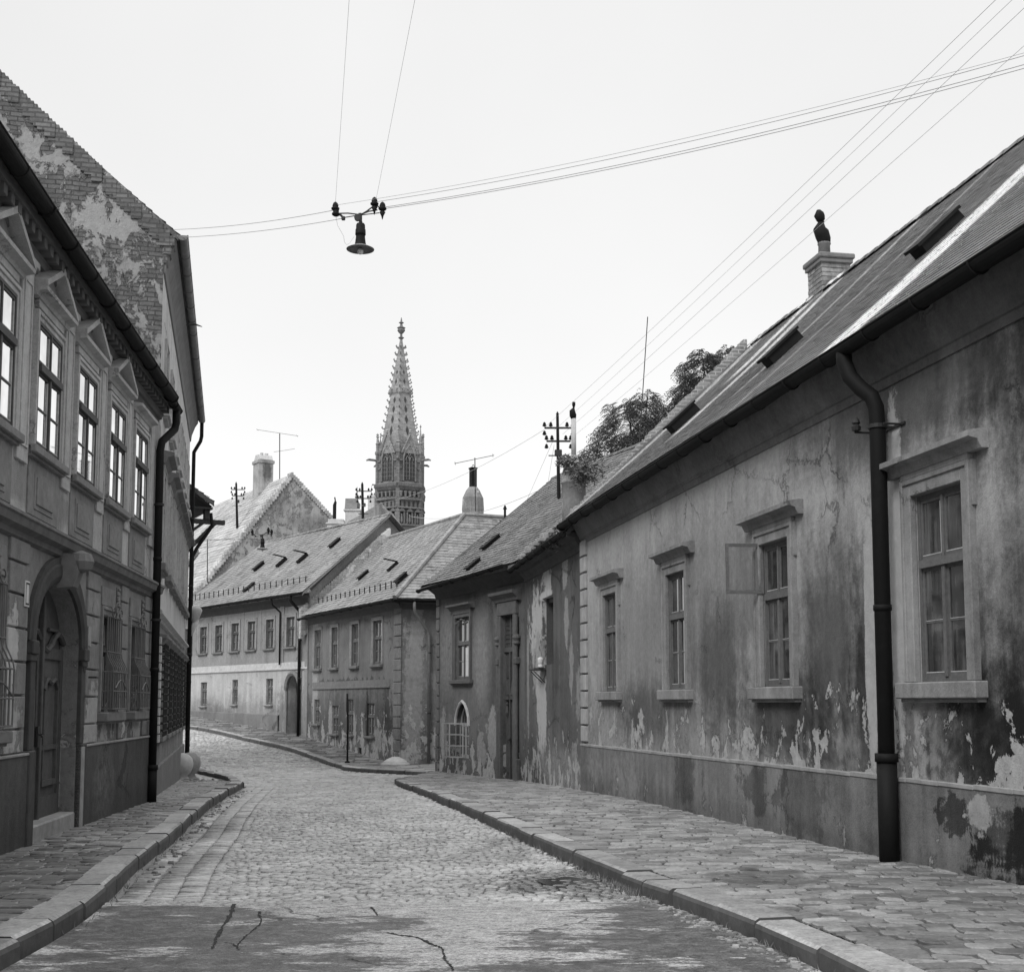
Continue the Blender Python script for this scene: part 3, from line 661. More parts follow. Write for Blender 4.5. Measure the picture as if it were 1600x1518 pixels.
k = MB(); k.box(.62, 1.5, -0.120, -0.080, 3.08, 3.95)
for x in (.62, 1.04, 1.44): k.box(x, x+.06, -0.080, -0.040, 3.08, 3.95)
for i in range(6): k.box(.68, 1.44, -0.080, -0.060, 3.2+i*.12, 3.23+i*.12)
k.build('fanlight', m_door, h3)
k = MB()
for x in (.42, 1.5): k.box(x, x+.2, -.05, .1, -.7, 3.95, .02)
for x in (.36, 1.66): k.tube([(x+.02, .08, -.6), (x+.02, .08, 3.9)], .05, 10)
for x in (.30, 1.62): k.lathe([(.04, 0), (.1, .05), (.08, .12), (.12, .2), (.1, .26), (.03, .3)], (x+.05, .08, 3.1), 10)
for x in (.28, 1.58): k.box(x, x+.2, 0, .14, 2.6, 2.78, .02); k.box(x, x+.2, 0, .13, -.7, .1, .02)
k.box(.4, 1.72, -.05, .1, 3.95, 4.3, .01)
k.extr([(0, 4.3), (.12, 4.32), (.14, 4.4), (.27, 4.5), (.29, 4.58), (.02, 4.62), (0, 4.62)], .2, 1.95)
k.build('portal_surround', m_st3, h3)
k = MB(); k.extr([(-.01, 4.75), (.05, 4.8), (.09, 4.95), (.3, 5.1), (.32, 5.16), (-.01, 5.16)], 0.0, 6.98); k.build('cornice', simple('cornice_dark_b', .06, .9, .5, 5, .4), h3)
m_roof3 = tilemat('roof_tiles_grey', .165, .35, .3, lich=.2)
house_roof(h3, -.45, 7.35, .45, 5.22, -4.0, 8.95, m_roof3, .18, .16, sag=.05, u1r=6.9)
k = MB(); gutter(k, (.1, .52, 5.22), (7.3, .52, 5.1), .075); k.build('gutter', m_metal, h3)
for (u, y, z, l) in ((4.75, -.95, 6.38, .62), (3.7, .02, 5.56, .45)): roof_hatch(h3, u, y, z, .84, .3, l, .07)

# ================================================================== B: two-storey corner house with hipped roof
FB = Fac((-3.858, 44.5), 116.46); FW = Fac((-3.858, 44.5), 198)
hb = empty('corner_house', FB.w(0, 0, 0), FB.a)
tag(hb, 'two storey corner house with stained walls and hipped roof, behind the leaning street post', 'house')
Hm = Matrix.Translation(FB.w(0, 0, 0)) @ Matrix.Rotation(FB.a, 4, 'Z'); Wm = Matrix.Translation(FW.w(0, 0, 0)) @ Matrix.Rotation(FW.a, 4, 'Z')
def wing(o): o.matrix_parent_inverse = Hm.inverted() @ Wm; return o
plb = plaster('corner_house_plaster', .18, .35, .4, (2.3, 1.6), (2.4, .6), [(5.5, 3.6, 5.5, 1.3, .172, .8), (5.5, 1.1, 5, .9, .12, .7), (5.6, 2.3, 4.6, .18, .095, .25), (9.6, 3, .4, 3, .3, .5), (.35, 2.2, .35, 1.2, .34, .5), (2.3, .2, .6, .4, .29, .4), (7.5, .9, .3, .7, .30, .4), (4.8, .6, .25, .7, .3, .4), (3.3, 1.1, .3, .6, .09, .5), (1.2, 1.1, .4, .9, .10, .4)], .3, .6, -.4)
hs = [(1.83, 2.78), (4.35, 5.15), (6.75, 7.55), (8.85, 9.75)]
low = [(2.55, 3.35, .35, 1.55), (4.85, 5.55, .35, 1.7), (6.6, 7.4, .35, 1.45), (9.0, 9.7, .7, 1.7), (3.9, 4.25, -.45, -.1)]
k = MB(); wall(k, 0, 10.586, -1.7, 5.2, [(a, b, 2.95, 4.55, .14) for a, b in hs]+[tuple(l)+(.14,) for l in low])
k.quad((10.586, 0, -1.7), (10.586, 0, 5.2), (10.586, -7.5, 5.2), (10.586, -7.5, -1.7), a=.5)
k.build('wall', plb, hb)
k = MB(); wall(k, -9, 0, -1.7, 5.2, [(-2.4, -1.5, 2.95, 4.55, .14)]); wing(k.build('wall', plaster('corner_house_side_plaster', .18, .40, .4, (2.6, 1.75), (1.5, .3), [(-.5, 2, .4, 3, .28, .5), (-1.6, 2.3, 1.3, .3, .25, .4), (-2.0, .7, 1.0, .8, .2, .5)], .3, .5, -.5), hb))
k = MB(); backing(k, .2, 10.3, -.5, 5, -.5); k.build('dark_room', m_black, hb)
k = MB(); backing(k, -4, -.4, 2.5, 5, -.4); wing(k.build('dark_room', m_black, hb))
for i, (a, b) in enumerate(hs): window(hb, a+.01, b-.01, 2.95, 4.55, .06, .06, .4, (.5,), 2, m_wood, m_glass_far, .1, m_stone, .03, (.1, .1), m_stone_d)
wing(window(hb, -2.39, -1.51, 2.95, 4.55, .06, .06, .4, (.5,), 2, m_wood_p, m_glass_far, .12, m_stone_l, .03, (.1, .1), m_stone_d))
for i, (a, b, c, d_) in enumerate(low[:4]): window(hb, a+.01, b-.01, c, d_, .06, .05, .4, (.5,), 2, m_wood, m_glass_far, 0, None, 0, (.08, .08), m_stone_d, label='dull lower window')
k = MB(); k.box(3.92, 4.23, -.1, -.06, -.45, -.1); k.build('cellar_hatch', m_black, hb)
k = MB(); k.box(1.0, 9.9, -.01, .05, 2.10, 2.18, .01); k.box(1.0, 9.9, -.01, .015, 2.18, 2.4); k.build('string_course', m_stone_d, hb)
k = MB()
for i in range(14):
    z0 = -.5+i*.4; k.box(-.04, .62, -.01, .035, z0, z0+.36, .012)
k.build('quoin', plaster('quoin_b', .2, .3, .4, (2, .9), (1, .4), [], .3, .5, 0), hb)
for F__, a, b in ((None, -.02, 10.5), ('w', -9, .02)):
    k = MB(); k.extr([(-.01, 4.8), (.05, 4.86), (.1, 5.0), (.35, 5.06), (.36, 5.14), (-.01, 5.14)], a, b); o = k.build('cornice', simple('cornice_b', .09, .9, .4, 5, .3), hb)
    if F__: wing(o)
m_roofb = tilemat('roof_tiles_light', .25, .25, .35, lich=.25)
rt = Hm.inverted()@Wm
def bw(u, y, z): return rt @ Vector((u, y, z))
ap = Vector((2.7, -3.6, 8.7)); ec = Vector((-.45, .42, 5.16))
re = bw(-9, -3.9, 8.7); ee = bw(-9, .42, 5.16)
k = MB(); tiles(k, ec, (10.5, .42, 5.16), ap, (10.5, -3.6, 8.75), .2, .18, .013, .04)
k.quad((-.4, .4, 5.05), (10.5, .4, 5.05), (10.5, -3.6, 8.62), (2.7, -3.6, 8.58), a=.2)
tiles(k, ee, ec, re, ap, .2, .18, .014, .03); k.quad(ee-Vector((0, 0, .11)), ec-Vector((0, 0, .11)), ap-Vector((0, 0, .11)), re-Vector((0, 0, .11)), a=.2)
k.tube([ec+Vector((0, 0, .02)), ap+Vector((0, 0, .03))], .09, 8); k.tube([ap+Vector((0, 0, .02)), re+Vector((0, 0, .02))], .09, 8); k.tube([ap+Vector((0, 0, .02)), Vector((10.5, -3.6, 8.76))], .09, 8)
k.quad(ap, (10.5, -3.6, 8.75), (10.5, -8, 5.1), (2.7, -8, 5.1)); 
k.build('roof', m_roofb, hb)
k = MB(); gutter(k, (-.45, .5, 5.1), (10.4, .5, 5.06), .075); k.build('gutter', m_metal, hb)
k = MB(); gutter(k, (-9, .5, 5.1), (.4, .5, 5.1), .075); wing(k.build('gutter', m_metal, hb))
for (u, y, z, op) in ((4.5, -1.4, 6.75, True), (7.5, -1.3, 6.67, False), (1.3, -.5, 5.98, False)): roof_hatch(hb, u, y, z+.04, .88, .24, .5, .05, op)
k = MB()
for i in range(17):
    u = .9+i*.56; k.box(u-.012, u+.012, -.2, -.16, 5.6, 5.92)
k.tube([(.6, -.18, 5.88), (10.2, -.18, 5.88)], .01, 5); k.build('snow_guard', m_iron, hb)
wing(downspout(hb, [(-.35, .5, 5.1), (-.35, .5, 4.85), (-.38, .45, 4.7), (-.9, .1, 4.1), (-.98, .08, 3.9), (-1.0, .08, -.7)], .055, m_stone_d, (3.3, 1.2), 10, False))
_c = Hm.inverted() @ at(739, 800, 49.6); ch = empty('chimney', (_c.x, _c.y, _c.z)); ch.parent = hb; ch.scale = (.68, .68, .9)
k = MB(); k.lathe([(.62, -.6), (.62, 0), (.64, .1), (.64, .12), (.6, .62), (.4, .95), (.25, 1.1), (.1, 1.12)], n=10); k.build('stack', pl_ch, ch)
k = MB(); k.box(-.17, .17, -.17, .17, 1.08, 1.92, .01); k.box(-.2, .2, -.2, .2, 1.9, 1.96); k.tube([(-.15, 0, 1.95), (-.1, 0, 2.08), (.1, 0, 2.08), (.15, 0, 1.95)], .015, 6); k.build('cowl', m_metal, ch)

# ================================================================== A: long two-storey house with arched door
FA = Fac((-8.575, 53.977), 126.74)
ha = empty('row_house', FA.w(0, 0, 0), FA.a)
tag(ha, 'two storey house with white lower storey, dark arched doorway and long tiled roof', 'house')
pla = plaster('row_house_plaster_upper', .25, .30, .35, (.1, 0), (.1, 0), [], .3, .45, 3)
pla2 = plaster('row_house_plaster_lower', .40, .26, .55, (.8, 1.0), (1.5, .75), [(1.0, 1.5, .5, 1.5, .3, .6), (9, .9, 1.5, .5, .28, .7), (2.55, 1.4, .25, 1.0, .3, .5)], .4, .45, .4)
us = [(1.25, 2.05), (3.25, 4.05), (5.1, 5.95), (6.85, 7.7), (8.7, 9.55), (10.5, 11.35), (12.4, 13.25)]
k = MB(); wall(k, 0, 16, 3.0, 6.2, [(a, b, 3.95, 5.25, .14) for a, b in us]); 
for (a, b, c) in ((0, 10.5, 3.0),): pass
k.quad((0, 0, -1), (0, 0, 6.2), (0, -7.4, 6.2), (0, -7.4, -1), a=.5); gable(k, 0, 0, 6.2, -3.75, 9.8, -7.5, 6.2); k.build('wall', pla, ha)
lowa = [(3.28, 3.95, 1.48, 2.62), (6.9, 7.5, 1.48, 2.62), (10.4, 11.15, 1.4, 2.55), (13.6, 14.3, 1.4, 2.5)]
k = MB(); wall(k, 0, 16, -1.2, 3.0, [l+(.16,) for l in lowa]+[(.75, 1.85, -1.0, 2.75, .5)])
cu = 1.3; rr = .55
for s_ in (-1, 1):
    arc = [(cu+s_*rr*math.cos(t), 2.2+rr*math.sin(t)) for t in [math.pi/2*i/8 for i in range(9)]]
    k.add([(cu+s_*rr, 0, 2.75)]+[(x, 0, z) for x, z in arc], [((0, i, i+1) if s_ > 0 else (0, i+1, i)) for i in range(1, 9)], a=.5)
    for i in range(8): k.quad((arc[i][0], 0, arc[i][1]), (arc[i+1][0], 0, arc[i+1][1]), (arc[i+1][0], -.5, arc[i+1][1]), (arc[i][0], -.5, arc[i][1]))
k.build('wall', pla2, ha)
k = MB(); backing(k, .2, 16, .5, 6, -.55); k.build('dark_room', m_black, ha)
for i, (a, b) in enumerate(us): window(ha, a+.01, b-.01, 3.95, 5.25, .07, .055, .36, (.5,), 2, m_wood_d, m_glass_far, .13, m_stone, .03, (.14, .08), m_stone_d)
for (a, b, c, d_) in lowa: window(ha, a+.01, b-.01, c, d_, .08, .05, .36, (.5,), 2, m_wood, m_glass_far, 0, None, 0, (.05, .07), m_stone, label='narrow lower window')
k = MB(); k.box(2.5, 16, -.01, .025, 3.04, 3.9); 
k.build('apron_band', pla, ha)
k = MB(); k.box(-.02, 16, -.01, .07, 2.98, 3.06, .01); k.box(-.02, 16, -.01, .04, 3.06, 3.3); k.build('string_course', m_stone_l, ha)
k = MB(); k.box(2.25, 2.6, -.01, .05, 3.3, 6.0, .01); k.box(-.02, .25, -.01, .05, -1, 6.0, .01)
for a, b in zip(us, us[1:]): k.box((a[1]+b[0])/2-.05, (a[1]+b[0])/2+.05, -.01, .015, 3.35, 5.8)
k.build('pilaster', pla, ha)
k = MB()
for i in range(28):
    a = 2.6+i*.48; g_ = FA.ground(a); k.add([(a, .08, g_-.3), (a+.48, .08, g_-.3), (a+.48, .08, .98+.012*(a+.48)), (a, .08, .98+.012*a), (a, -.01, 1.02+.012*a), (a+.48, -.01, 1.02+.012*(a+.48))], [(0, 1, 2, 3), (3, 2, 5, 4)], a=.5)
k.build('plinth', plaster('row_plinth', .17, .3, .3, (.5, .4), (.4, .3), [], .3, .4, 0), ha)
k = MB(); n = 9
pts = [(cu+.62*math.cos(t), .03, 2.2+.62*math.sin(t)) for t in [math.pi*i/12 for i in range(13)]]
k.tube(pts, .12, 6); k.box(.55, .76, -.02, .1, 2.1, 2.28, .01); k.box(1.84, 2.05, -.02, .1, 2.1, 2.28, .01); k.box(.6, .75, -.02, .06, -.5, 2.1); k.box(1.85, 2.0, -.02, .06, -.5, 2.1); k.build('arch_surround', m_stone_d, ha)
k = MB(); k.box(.75, 1.29, -.45, -.4, -.5, 2.72); k.box(1.31, 1.85, -.45, -.4, -.5, 2.72); k.box(.82, 1.22, -.4, -.38, .5, 1.2); k.box(1.38, 1.78, -.4, -.38, .5, 1.2); k.box(.82, 1.22, -.4, -.38, 1.35, 2.0); k.box(1.38, 1.78, -.4, -.38, 1.35, 2.0)
dr = k.build('door', m_wood_d, ha); k = MB(); k.tube([(1.25, -.38, 1.3), (1.25, -.32, 1.3), (1.25, -.32, 1.2)], .015, 6); k.build('handle', m_iron, dr)
k = MB(); k.extr([(-.01, 5.7), (.05, 5.75), (.1, 5.95), (.4, 6.05), (.4, 6.1), (-.01, 6.1)], -.02, 16); k.build('cornice', simple('cornice_a', .06, .9, .4, 5, .3), ha)
m_roofa = tilemat('roof_tiles_pale', .235, .25, .4, lich=.3)
house_roof(ha, -.35, 14, .5, 6.17, -3.75, 9.85, m_roofa, .2, .18, sag=.05, u1r=12.2, th=.013)
k = MB(); gutter(k, (-.3, .58, 6.14), (14, .58, 6.1), .08); k.build('gutter', m_metal, ha)
for (u, y, z, op) in ((8.6, -1.75, 8.1, False), (6.2, -1.75, 8.1, True), (4.1, -1.75, 8.1, True), (6.6, -.35, 6.85, False), (2.2, -2.4, 8.65, False)): roof_hatch(ha, u, y, z+.05, .865, .26, .6, .05, op)
k = MB()
for i in range(22):
    u = .5+i*.56; k.box(u-.012, u+.012, -.1, -.06, 6.6, 6.95)
k.tube([(.3, -.08, 6.9), (12.6, -.08, 6.9)], .01, 5); k.build('snow_guard', m_iron, ha)
downspout(ha, [(.62, .58, 6.1), (.62, .58, 5.9), (.62, .5, 5.8), (.6, .15, 5.45), (.6, .12, 5.2), (.6, .12, .1)], .065, m_metal, (4.2, 2.6), 10, False)
downspout(ha, [(2.45, .58, 6.1), (2.45, .5, 5.8), (2.45, .12, 5.5), (2.45, .12, 5.2), (2.45, .12, 3.2)], .04, m_metal, (), 8, False)
# party wall rising between the two roofs
k = MB()
for i in range(46):
    f = i/46; y = .35-4.0*f; z = 5.25+3.72*f; zb = z-.7
    k.box(10.6+rnd.uniform(-.02, .02), 10.92, y-.0865, y+.0, zb-.3, z+.28+rnd.uniform(-.02, .02), .005)
k.box(10.6, 10.85, -.4, .0, -1, 5.4)
k.build('party_wall', m_brick_far, hb)

# ================================================================== C: tall gabled house beyond
P = Vector((-13.1, 75, 0)); g_dir = Vector((.852, .524, 0)); r_dir = Vector((-.524, .852, 0))
hc = empty('gabled_house', P, math.atan2(g_dir.y, g_dir.x))        # local x along the gable wall, -y towards the camera
tag(hc, 'tall bare gable wall of pale peeling brick, with a big chimney on its ridge', 'house')
plc = plaster('gable_plaster', .38, .25, .35, (60, 1.15), (2, .3), [(-1.5, 13.2, 1.6, 1.1, .24, .7), (1.0, 12.2, 1.2, .5, .26, .7), (-4.2, 9.5, .7, 1.2, .22, .6)], .3, .5, 5, brick=True)
k = MB(); zl, zr_ = 6.6, 10.4
k.add([(-6.4, 0, 0), (5.0, 0, 0), (5.0, 0, zr_), (0, 0, 15.05), (-6.4, 0, zl)], [(0, 1, 2, 3, 4)], a=.5)
k.quad((5, 0, 0), (5, 14, 0), (5, 14, zr_), (5, 0, zr_)); k.quad((-6.3, 0, 0), (-6.3, 0, zl), (-6.3, 18, zl), (-6.3, 18, 0)); k.quad((-6.3, 18, 0), (5, 18, 0), (5, 18, 10), (-6.3, 18, 6))
k.build('gable_wall', plc, hc)
m_roofc = tilemat('roof_tiles_bleached', .42, .12, .2, lich=.1)
k = MB(); tiles(k, (-6.5, 18, zl-.1), (-6.5, .12, zl-.1), (0, 18, 15.0), (0, .12, 15.0), .3, .26, .02, .05); k.quad((-6.4, 18, zl-.15), (-6.4, .1, zl-.15), (0, .1, 14.9), (0, 18, 14.9), a=.3); k.quad((0, .1, 15.0), (5.2, .1, zr_), (5.2, 18, zr_), (0, 18, 15.0)); k.build('roof', m_roofc, hc)
k = MB()
for i in range(50):
    f = i/50; x = -6.5+6.5*f; z = zl+(15.05-zl)*f; k.box(x, x+.128, -.08, .3, z-.25, z+.20+rnd.uniform(-.03, .04), .01)
for i in range(40):
    f = i/40; x = 5.1*f; z = 15.05+(zr_-15.05)*f; k.box(x, x+.125, -.08, .3, z-.25, z+.08+rnd.uniform(-.02, .02), .01)
k.build('verge_coping', m_brick_far, hc)
ch = empty('chimney', (-.25, 3.9, 14.9)); ch.parent = hc; ch.scale = (.9, .9, .88)
k = MB(); k.box(-.55, .5, -.5, .6, -1.2, 1.75, .02); k.box(-.62, .57, -.57, .67, 1.5, 1.72, .02); k.build('stack', plaster('chimney_c', .33, .3, .5, (1, .6), (.2, .0), [(.1, .9, .3, .7, .13, .6)], .6, .6, -1), ch)
k = MB(); k.extr([(-.55, 1.75), (-.3, 2.1), (.3, 2.15), (.6, 1.78)], -.5, .45); k.tube([(-.25, -.2, 1.9), (-.25, -.2, 2.25)], .12, 8); k.tube([(.2, .1, 1.9), (.2, .1, 2.3)], .14, 8); k.build('cap', m_stone_l, ch)
roof_c = empty('roof_hatch', (0, 0, 0)); roof_c.parent = hc
for (x, y) in ((-3.6, 7.2), (-5.4, 6.0)):
    z = zl+(x+6.4)*1.32; k = MB(); k.add([(x-.35, y-.25, z-.4), (x+.35, y-.25, z+.5), (x+.35, y+.25, z+.5), (x-.35, y+.25, z-.4), (x-.35, y-.25, z-.1), (x+.35, y-.25, z+.75), (x+.35, y+.25, z+.75), (x-.35, y+.25, z-.1)], [(0,3,2,1),(4,5,6,7),(0,1,5,4),(1,2,6,5),(2,3,7,6),(3,0,4,7)]); k.build('lid', m_stone_d, roof_c)

# ================================================================== L1: left near house, rusticated ground floor, pedimented windows
L = Fac((-6.298, 22.48), -84.32)
hl = empty('pedimented_house', L.w(0, 0, 0), L.a)
tag(hl, 'ornate near left house with pedimented windows and a dark arched gateway', 'house')
pu = plaster('ornate_upper_plaster', .42, .28, .35, (.1, 0), (.1, 0), [(3, 6.5, 12, .35, .13, .8), (8, 4.0, 3, .25, .24, .6)], .45, .4, 3)
plw = plaster('ornate_lower_plaster', .205, .36, .4, (1.4, 1.35), (1.6, .45), [(8.9, 2.0, .4, .6, .45, .3), (8.7, 1.3, .35, .4, .38, .3), (4.7, 1.35, .5, .4, .33, .3), (1.2, 1.2, .3, .3, .36, .3), (4.9, 2.9, .5, .4, .24, .6)], .4, .5, .9)
ppl = plaster('ornate_plinth', .075, .2, .4, (.1, 0), (.5, .4), [(4.0, .5, .6, .5, .10, .6)], .5, .5, -.1)
C_ = [1.78, 3.65, 5.62, 7.57, 9.55, 11.5, 13.45, 15.4]
UW = [(c-.54, c+.54, 4.5, 5.98, .2) for c in C_]
END = 17.5
k = MB(); k.box(END+.01, 38, -8, 0, -1, 6.9); k.add([(END+.01, .2, 6.95), (38, .2, 6.95), (38, -4.2, 10), (END+.01, -4.2, 10), (38, -8, 6.95), (END+.01, -8, 6.95)], [(0, 1, 2, 3), (3, 2, 4, 5)]); wall(k, 0, END, 3.4, 6.9, UW); k.quad((END, 0, 3.4), (END, -8, 3.4), (END, -8, 6.9), (END, 0, 6.9)); k.build('wall', pu, hl)  # plain box and roof past END: unseen, added to shade the near street
LW = [(3.15, 4.2, 1.45, 2.85, .2), (1.25, 2.15, 1.45, 2.82, .2), (9.1, 10.2, 1.3, 2.85, .2), (11.2, 12.2, 1.3, 2.85, .2), (13.2, 14.2, 1.3, 2.85, .2)]
k = MB(); wall(k, 0, END, -1.0, 3.4, [l for l in LW]+[(5.5, 7.78, -1.0, 3.08, .24)])
cu, rx_, rz_ = 6.64, 1.14, .78
for s_ in (-1, 1):
    arc = [(cu+s_*rx_*math.cos(t), 2.3+rz_*math.sin(t)) for t in [math.pi/2*i/12 for i in range(13)]]
    k.add([(cu+s_*rx_, 0, 3.08)]+[(x, 0, z) for x, z in arc], [(0, i, i+1) for i in range(1, 13)], a=.5)
    for i in range(12): k.quad((arc[i][0], 0, arc[i][1]), (arc[i+1][0], 0, arc[i+1][1]), (arc[i+1][0], -.24, arc[i+1][1]), (arc[i][0], -.24, arc[i][1]))
k.quad((END, 0, -1), (END, -8, -1), (END, -8, 3.4), (END, 0, 3.4)); k.build('wall', plw, hl)
k = MB(); backing(k, .1, END, 1, 6.3, -.7); k.build('dark_room', m_black, hl)
# courses standing proud with sunk joints
zs = [1.02, 1.29, 1.66, 2.03, 2.40, 2.77, 3.12, 3.38]
segs = [(0.02, 1.0), (2.4, 2.95), (4.42, 5.2), (8.1, 8.85)]
for si, (a, b) in enumerate(segs):
    k = MB()
    for j, (z0, z1) in enumerate(zip(zs, zs[1:])):
        n_ = max(1, round((b-a)/.8)); 
        for q_ in range(n_):
            x0 = a+(b-a)*q_/n_; x1 = a+(b-a)*(q_+1)/n_; k.box(x0+.006, x1-.006, -.01, .035+rnd.uniform(-.003, .003), z0+.022, z1-.004, .008)
    k.build('rustication', plw, hl)
for (a, b) in ((.0, 5.32), (7.96, END)): 
    k = MB()
    n_ = int((b-a)/.7)
    for i in range(n_):
        u0 = a+(b-a)*i/n_; u1 = a+(b-a)*(i+1)/n_; g_ = min(L.ground(u0), L.ground(u1))-.2
        k.add([(u0, -.01, g_), (u1, -.01, g_), (u1, .07, g_), (u0, .07, g_), (u0, -.01, 1.03), (u1, -.01, 1.03), (u1, .07, 1.0), (u0, .07, 1.0)], [(3, 2, 6, 7), (7, 6, 5, 4)]+([(0, 3, 7, 4)] if i == 0 else [])+([(1, 5, 6, 2)] if i == n_-1 else []), a=.5)
    k.build('plinth', ppl, hl)
k = MB(); k.box(0, 5.32, .0, .085, 1.001, 1.03, .006); k.box(7.96, END, .0, .085, 1.001, 1.03, .006); k.build('plinth_capping', m_stone, hl)
k = MB(); k.extr([(-.01, 3.36), (.05, 3.40), (.06, 3.46), (.13, 3.50), (.15, 3.58), (.17, 3.60), (.16, 3.64), (.03, 3.70), (-.01, 3.70)], -.05, END); k.build('string_course', simple('string_course_stone', .13, .9, .6, 6, .4), hl)
m_trim = plaster('window_trim', .40, .3, .35, (.1, 0), (.1, 0), [], .4, .35, 3, bumps=.25)
m_trim_d = simple('trim_dark_stone', .20, .9, .5, 9, .4)  # darker stone for sills, apron panels and lower casings
for i, c in enumerate(C_):
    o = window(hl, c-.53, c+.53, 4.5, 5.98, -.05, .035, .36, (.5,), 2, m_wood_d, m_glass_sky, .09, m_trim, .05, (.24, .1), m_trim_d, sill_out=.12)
    k = MB(); k.box(c-.58, c+.58, -.01, .05, 6.13, 6.22, .005); k.extr([(-.01, 6.22), (.06, 6.23), (.08, 6.27), (.17, 6.29), (.18, 6.33), (-.01, 6.35)], c-.74, c+.74)
    if i:
        for s_ in (-1, 1):
            k.add([(c+s_*.74, y, z) for y, z in ((-.01, 6.34), (.18, 6.33), (.18, 6.40), (-.01, 6.42))]+[(c, y, z) for y, z in ((-.01, 6.72), (.18, 6.70), (.18, 6.78), (-.01, 6.80))],
                  [(0, 1, 5, 4), (1, 2, 6, 5), (2, 3, 7, 6), (0, 3, 2, 1), (3, 0, 4, 7)], a=.5)
        k.add([(c-.55, .03, 6.35), (c+.55, .03, 6.35), (c, .03, 6.66)], [(0, 1, 2)], a=.5)
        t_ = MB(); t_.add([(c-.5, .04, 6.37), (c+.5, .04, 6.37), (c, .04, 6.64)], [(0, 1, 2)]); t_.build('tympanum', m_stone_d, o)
    k.build('pediment', m_trim, o)
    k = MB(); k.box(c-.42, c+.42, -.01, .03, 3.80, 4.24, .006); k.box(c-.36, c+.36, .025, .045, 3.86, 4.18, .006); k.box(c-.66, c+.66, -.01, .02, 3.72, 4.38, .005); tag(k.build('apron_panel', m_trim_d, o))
for a, b in zip(C_, C_[1:]):
    m = (a+b)/2; k = MB(); k.box(m-.22, m+.22, -.01, .035, 4.25, 6.5, .006)
    for x in (m-.16, m+.13): k.box(x, x+.03, .033, .05, 4.42, 6.3, .004)
    k.box(m-.13, m+.13, .033, .05, 4.42, 4.45); k.box(m-.13, m+.13, .033, .05, 6.27, 6.3); k.box(m-.28, m+.28, -.01, .08, 6.5, 6.58, .006); k.build('pilaster', m_trim, hl)
k = MB(); k.box(.02, .9, -.01, .04, 4.25, 6.5, .006); k.build('pilaster', m_trim, hl)
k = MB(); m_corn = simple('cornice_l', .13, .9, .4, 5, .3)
k.extr([(-.01, 6.60), (.04, 6.62), (.06, 6.68), (.08, 6.7), (-.01, 6.7)], -.02, END)
k.extr([(-.01, 6.82), (.21, 6.82), (.22, 6.86), (.235, 6.93), (-.01, 6.94)], -.05, END)
u = .1
while u < END: k.box(u, u+.12, -.01, .19, 6.702, 6.818, .006); u += .26
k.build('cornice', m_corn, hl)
m_roofl = tilemat('roof_tiles_l', .14, .5, .4)
house_roof(hl, -.1, END, .27, 6.98, -4.2, 10.0, m_roofl, .18, .16)
k = MB(); gutter(k, (.75, .34, 6.86), (END, .34, 7.02), .1, 12); gutter(k, (-.05, .31, 6.80), (.85, .31, 6.84), .075); k.build('gutter', m_metal, hl)
downspout(hl, [(.1, .31, 6.8), (.08, .31, 6.55), (.1, .29, 6.42), (.48, .14, 6.12), (.52, .12, 5.95), (.52, .13, -.02)], .068, m_metal, (5.0, 3.0), 12, True, 'downspout', ((.52, .13, .5), (.52, .13, -.1)))
# ground-floor windows with bellied grilles
def grille(parent, u0, u1, z0, z1):
    k = MB(); n_ = 7
    def yy(z):
        t = (z-z0)/(z1-z0)
        if t > .62: return .09
        if t > .42: return .09+.10*(1-math.cos((.62-t)/.2*math.pi/1))*.5
        return .19
    zz = [z1, z0+(z1-z0)*.8, z0+(z1-z0)*.62, z0+(z1-z0)*.57, z0+(z1-z0)*.52, z0+(z1-z0)*.47, z0+(z1-z0)*.42, z0+(z1-z0)*.2, z0+.04]
    for i in range(n_+1):
        u = u0+(u1-u0)*i/n_; k.tube([(u, yy(z), z) for z in zz], .009, 5)
    for z in (z1, z0+(z1-z0)*.63, z0+(z1-z0)*.42, z0+(z1-z0)*.22, z0+.05):
        y = yy(z); k.tube([(u0, 0, z), (u0, y, z), (u1, y, z), (u1, 0, z)], .011, 5)
    for s_, u in ((1, u0), (-1, u1)):
        for j in range(1, 5):
            y = .038*j; k.tube([(u, y, z0+.05), (u, y, z0+(z1-z0)*.42)], .008, 5)
    c = (u0+u1)/2
    for s_ in (-1, 1):        # scrolls and crest
        k.tube([(c+s_*(.05+.12*t)*math.cos(t*5), .12, z1+.1+(.05+.06*t)*math.sin(t*5)+.05) for t in [i/10 for i in range(11)]], .01, 5)
        k.tube([(c+s_*(.25+.10*math.cos(t*6)), .12, z1+.07+.07*math.sin(t*6)) for t in [i/9 for i in range(10)]], .009, 5)
    k.tube([(c, .1, z1), (c, .1, z1+.45)], .012, 5)
    for j in range(4): k.lathe([(.005, 0), (.03, .015), (.02, .04), (.004, .05)], (c+rnd.uniform(-.06, .06), .13, z1+.15+j*.08), 7)
    k.tube([(u0+.12+(u1-u0-.24)*i/10, .20, z0+(z1-z0)*.25+.12*math.sin(math.pi*i/10)) for i in range(11)], .01, 5)
    return k.build('grille', m_iron_l, parent)
for i, (a, b, c, d_, q_) in enumerate(LW):
    o = window(hl, a+.01, b-.01, c, d_, .14, .05, .34, (.5,), 2, m_wood_d, m_glass, .10, m_trim_d, .03, (.14, .13), m_stone_d, sill_out=.16, label=None)
    grille(o, a+.03, b-.03, c, d_-.02)
    k = MB(); k.box(a-.1, b+.1, -.01, .03, d_+.13, 3.25, .006); k.build('lintel_panel', m_trim_d, o)
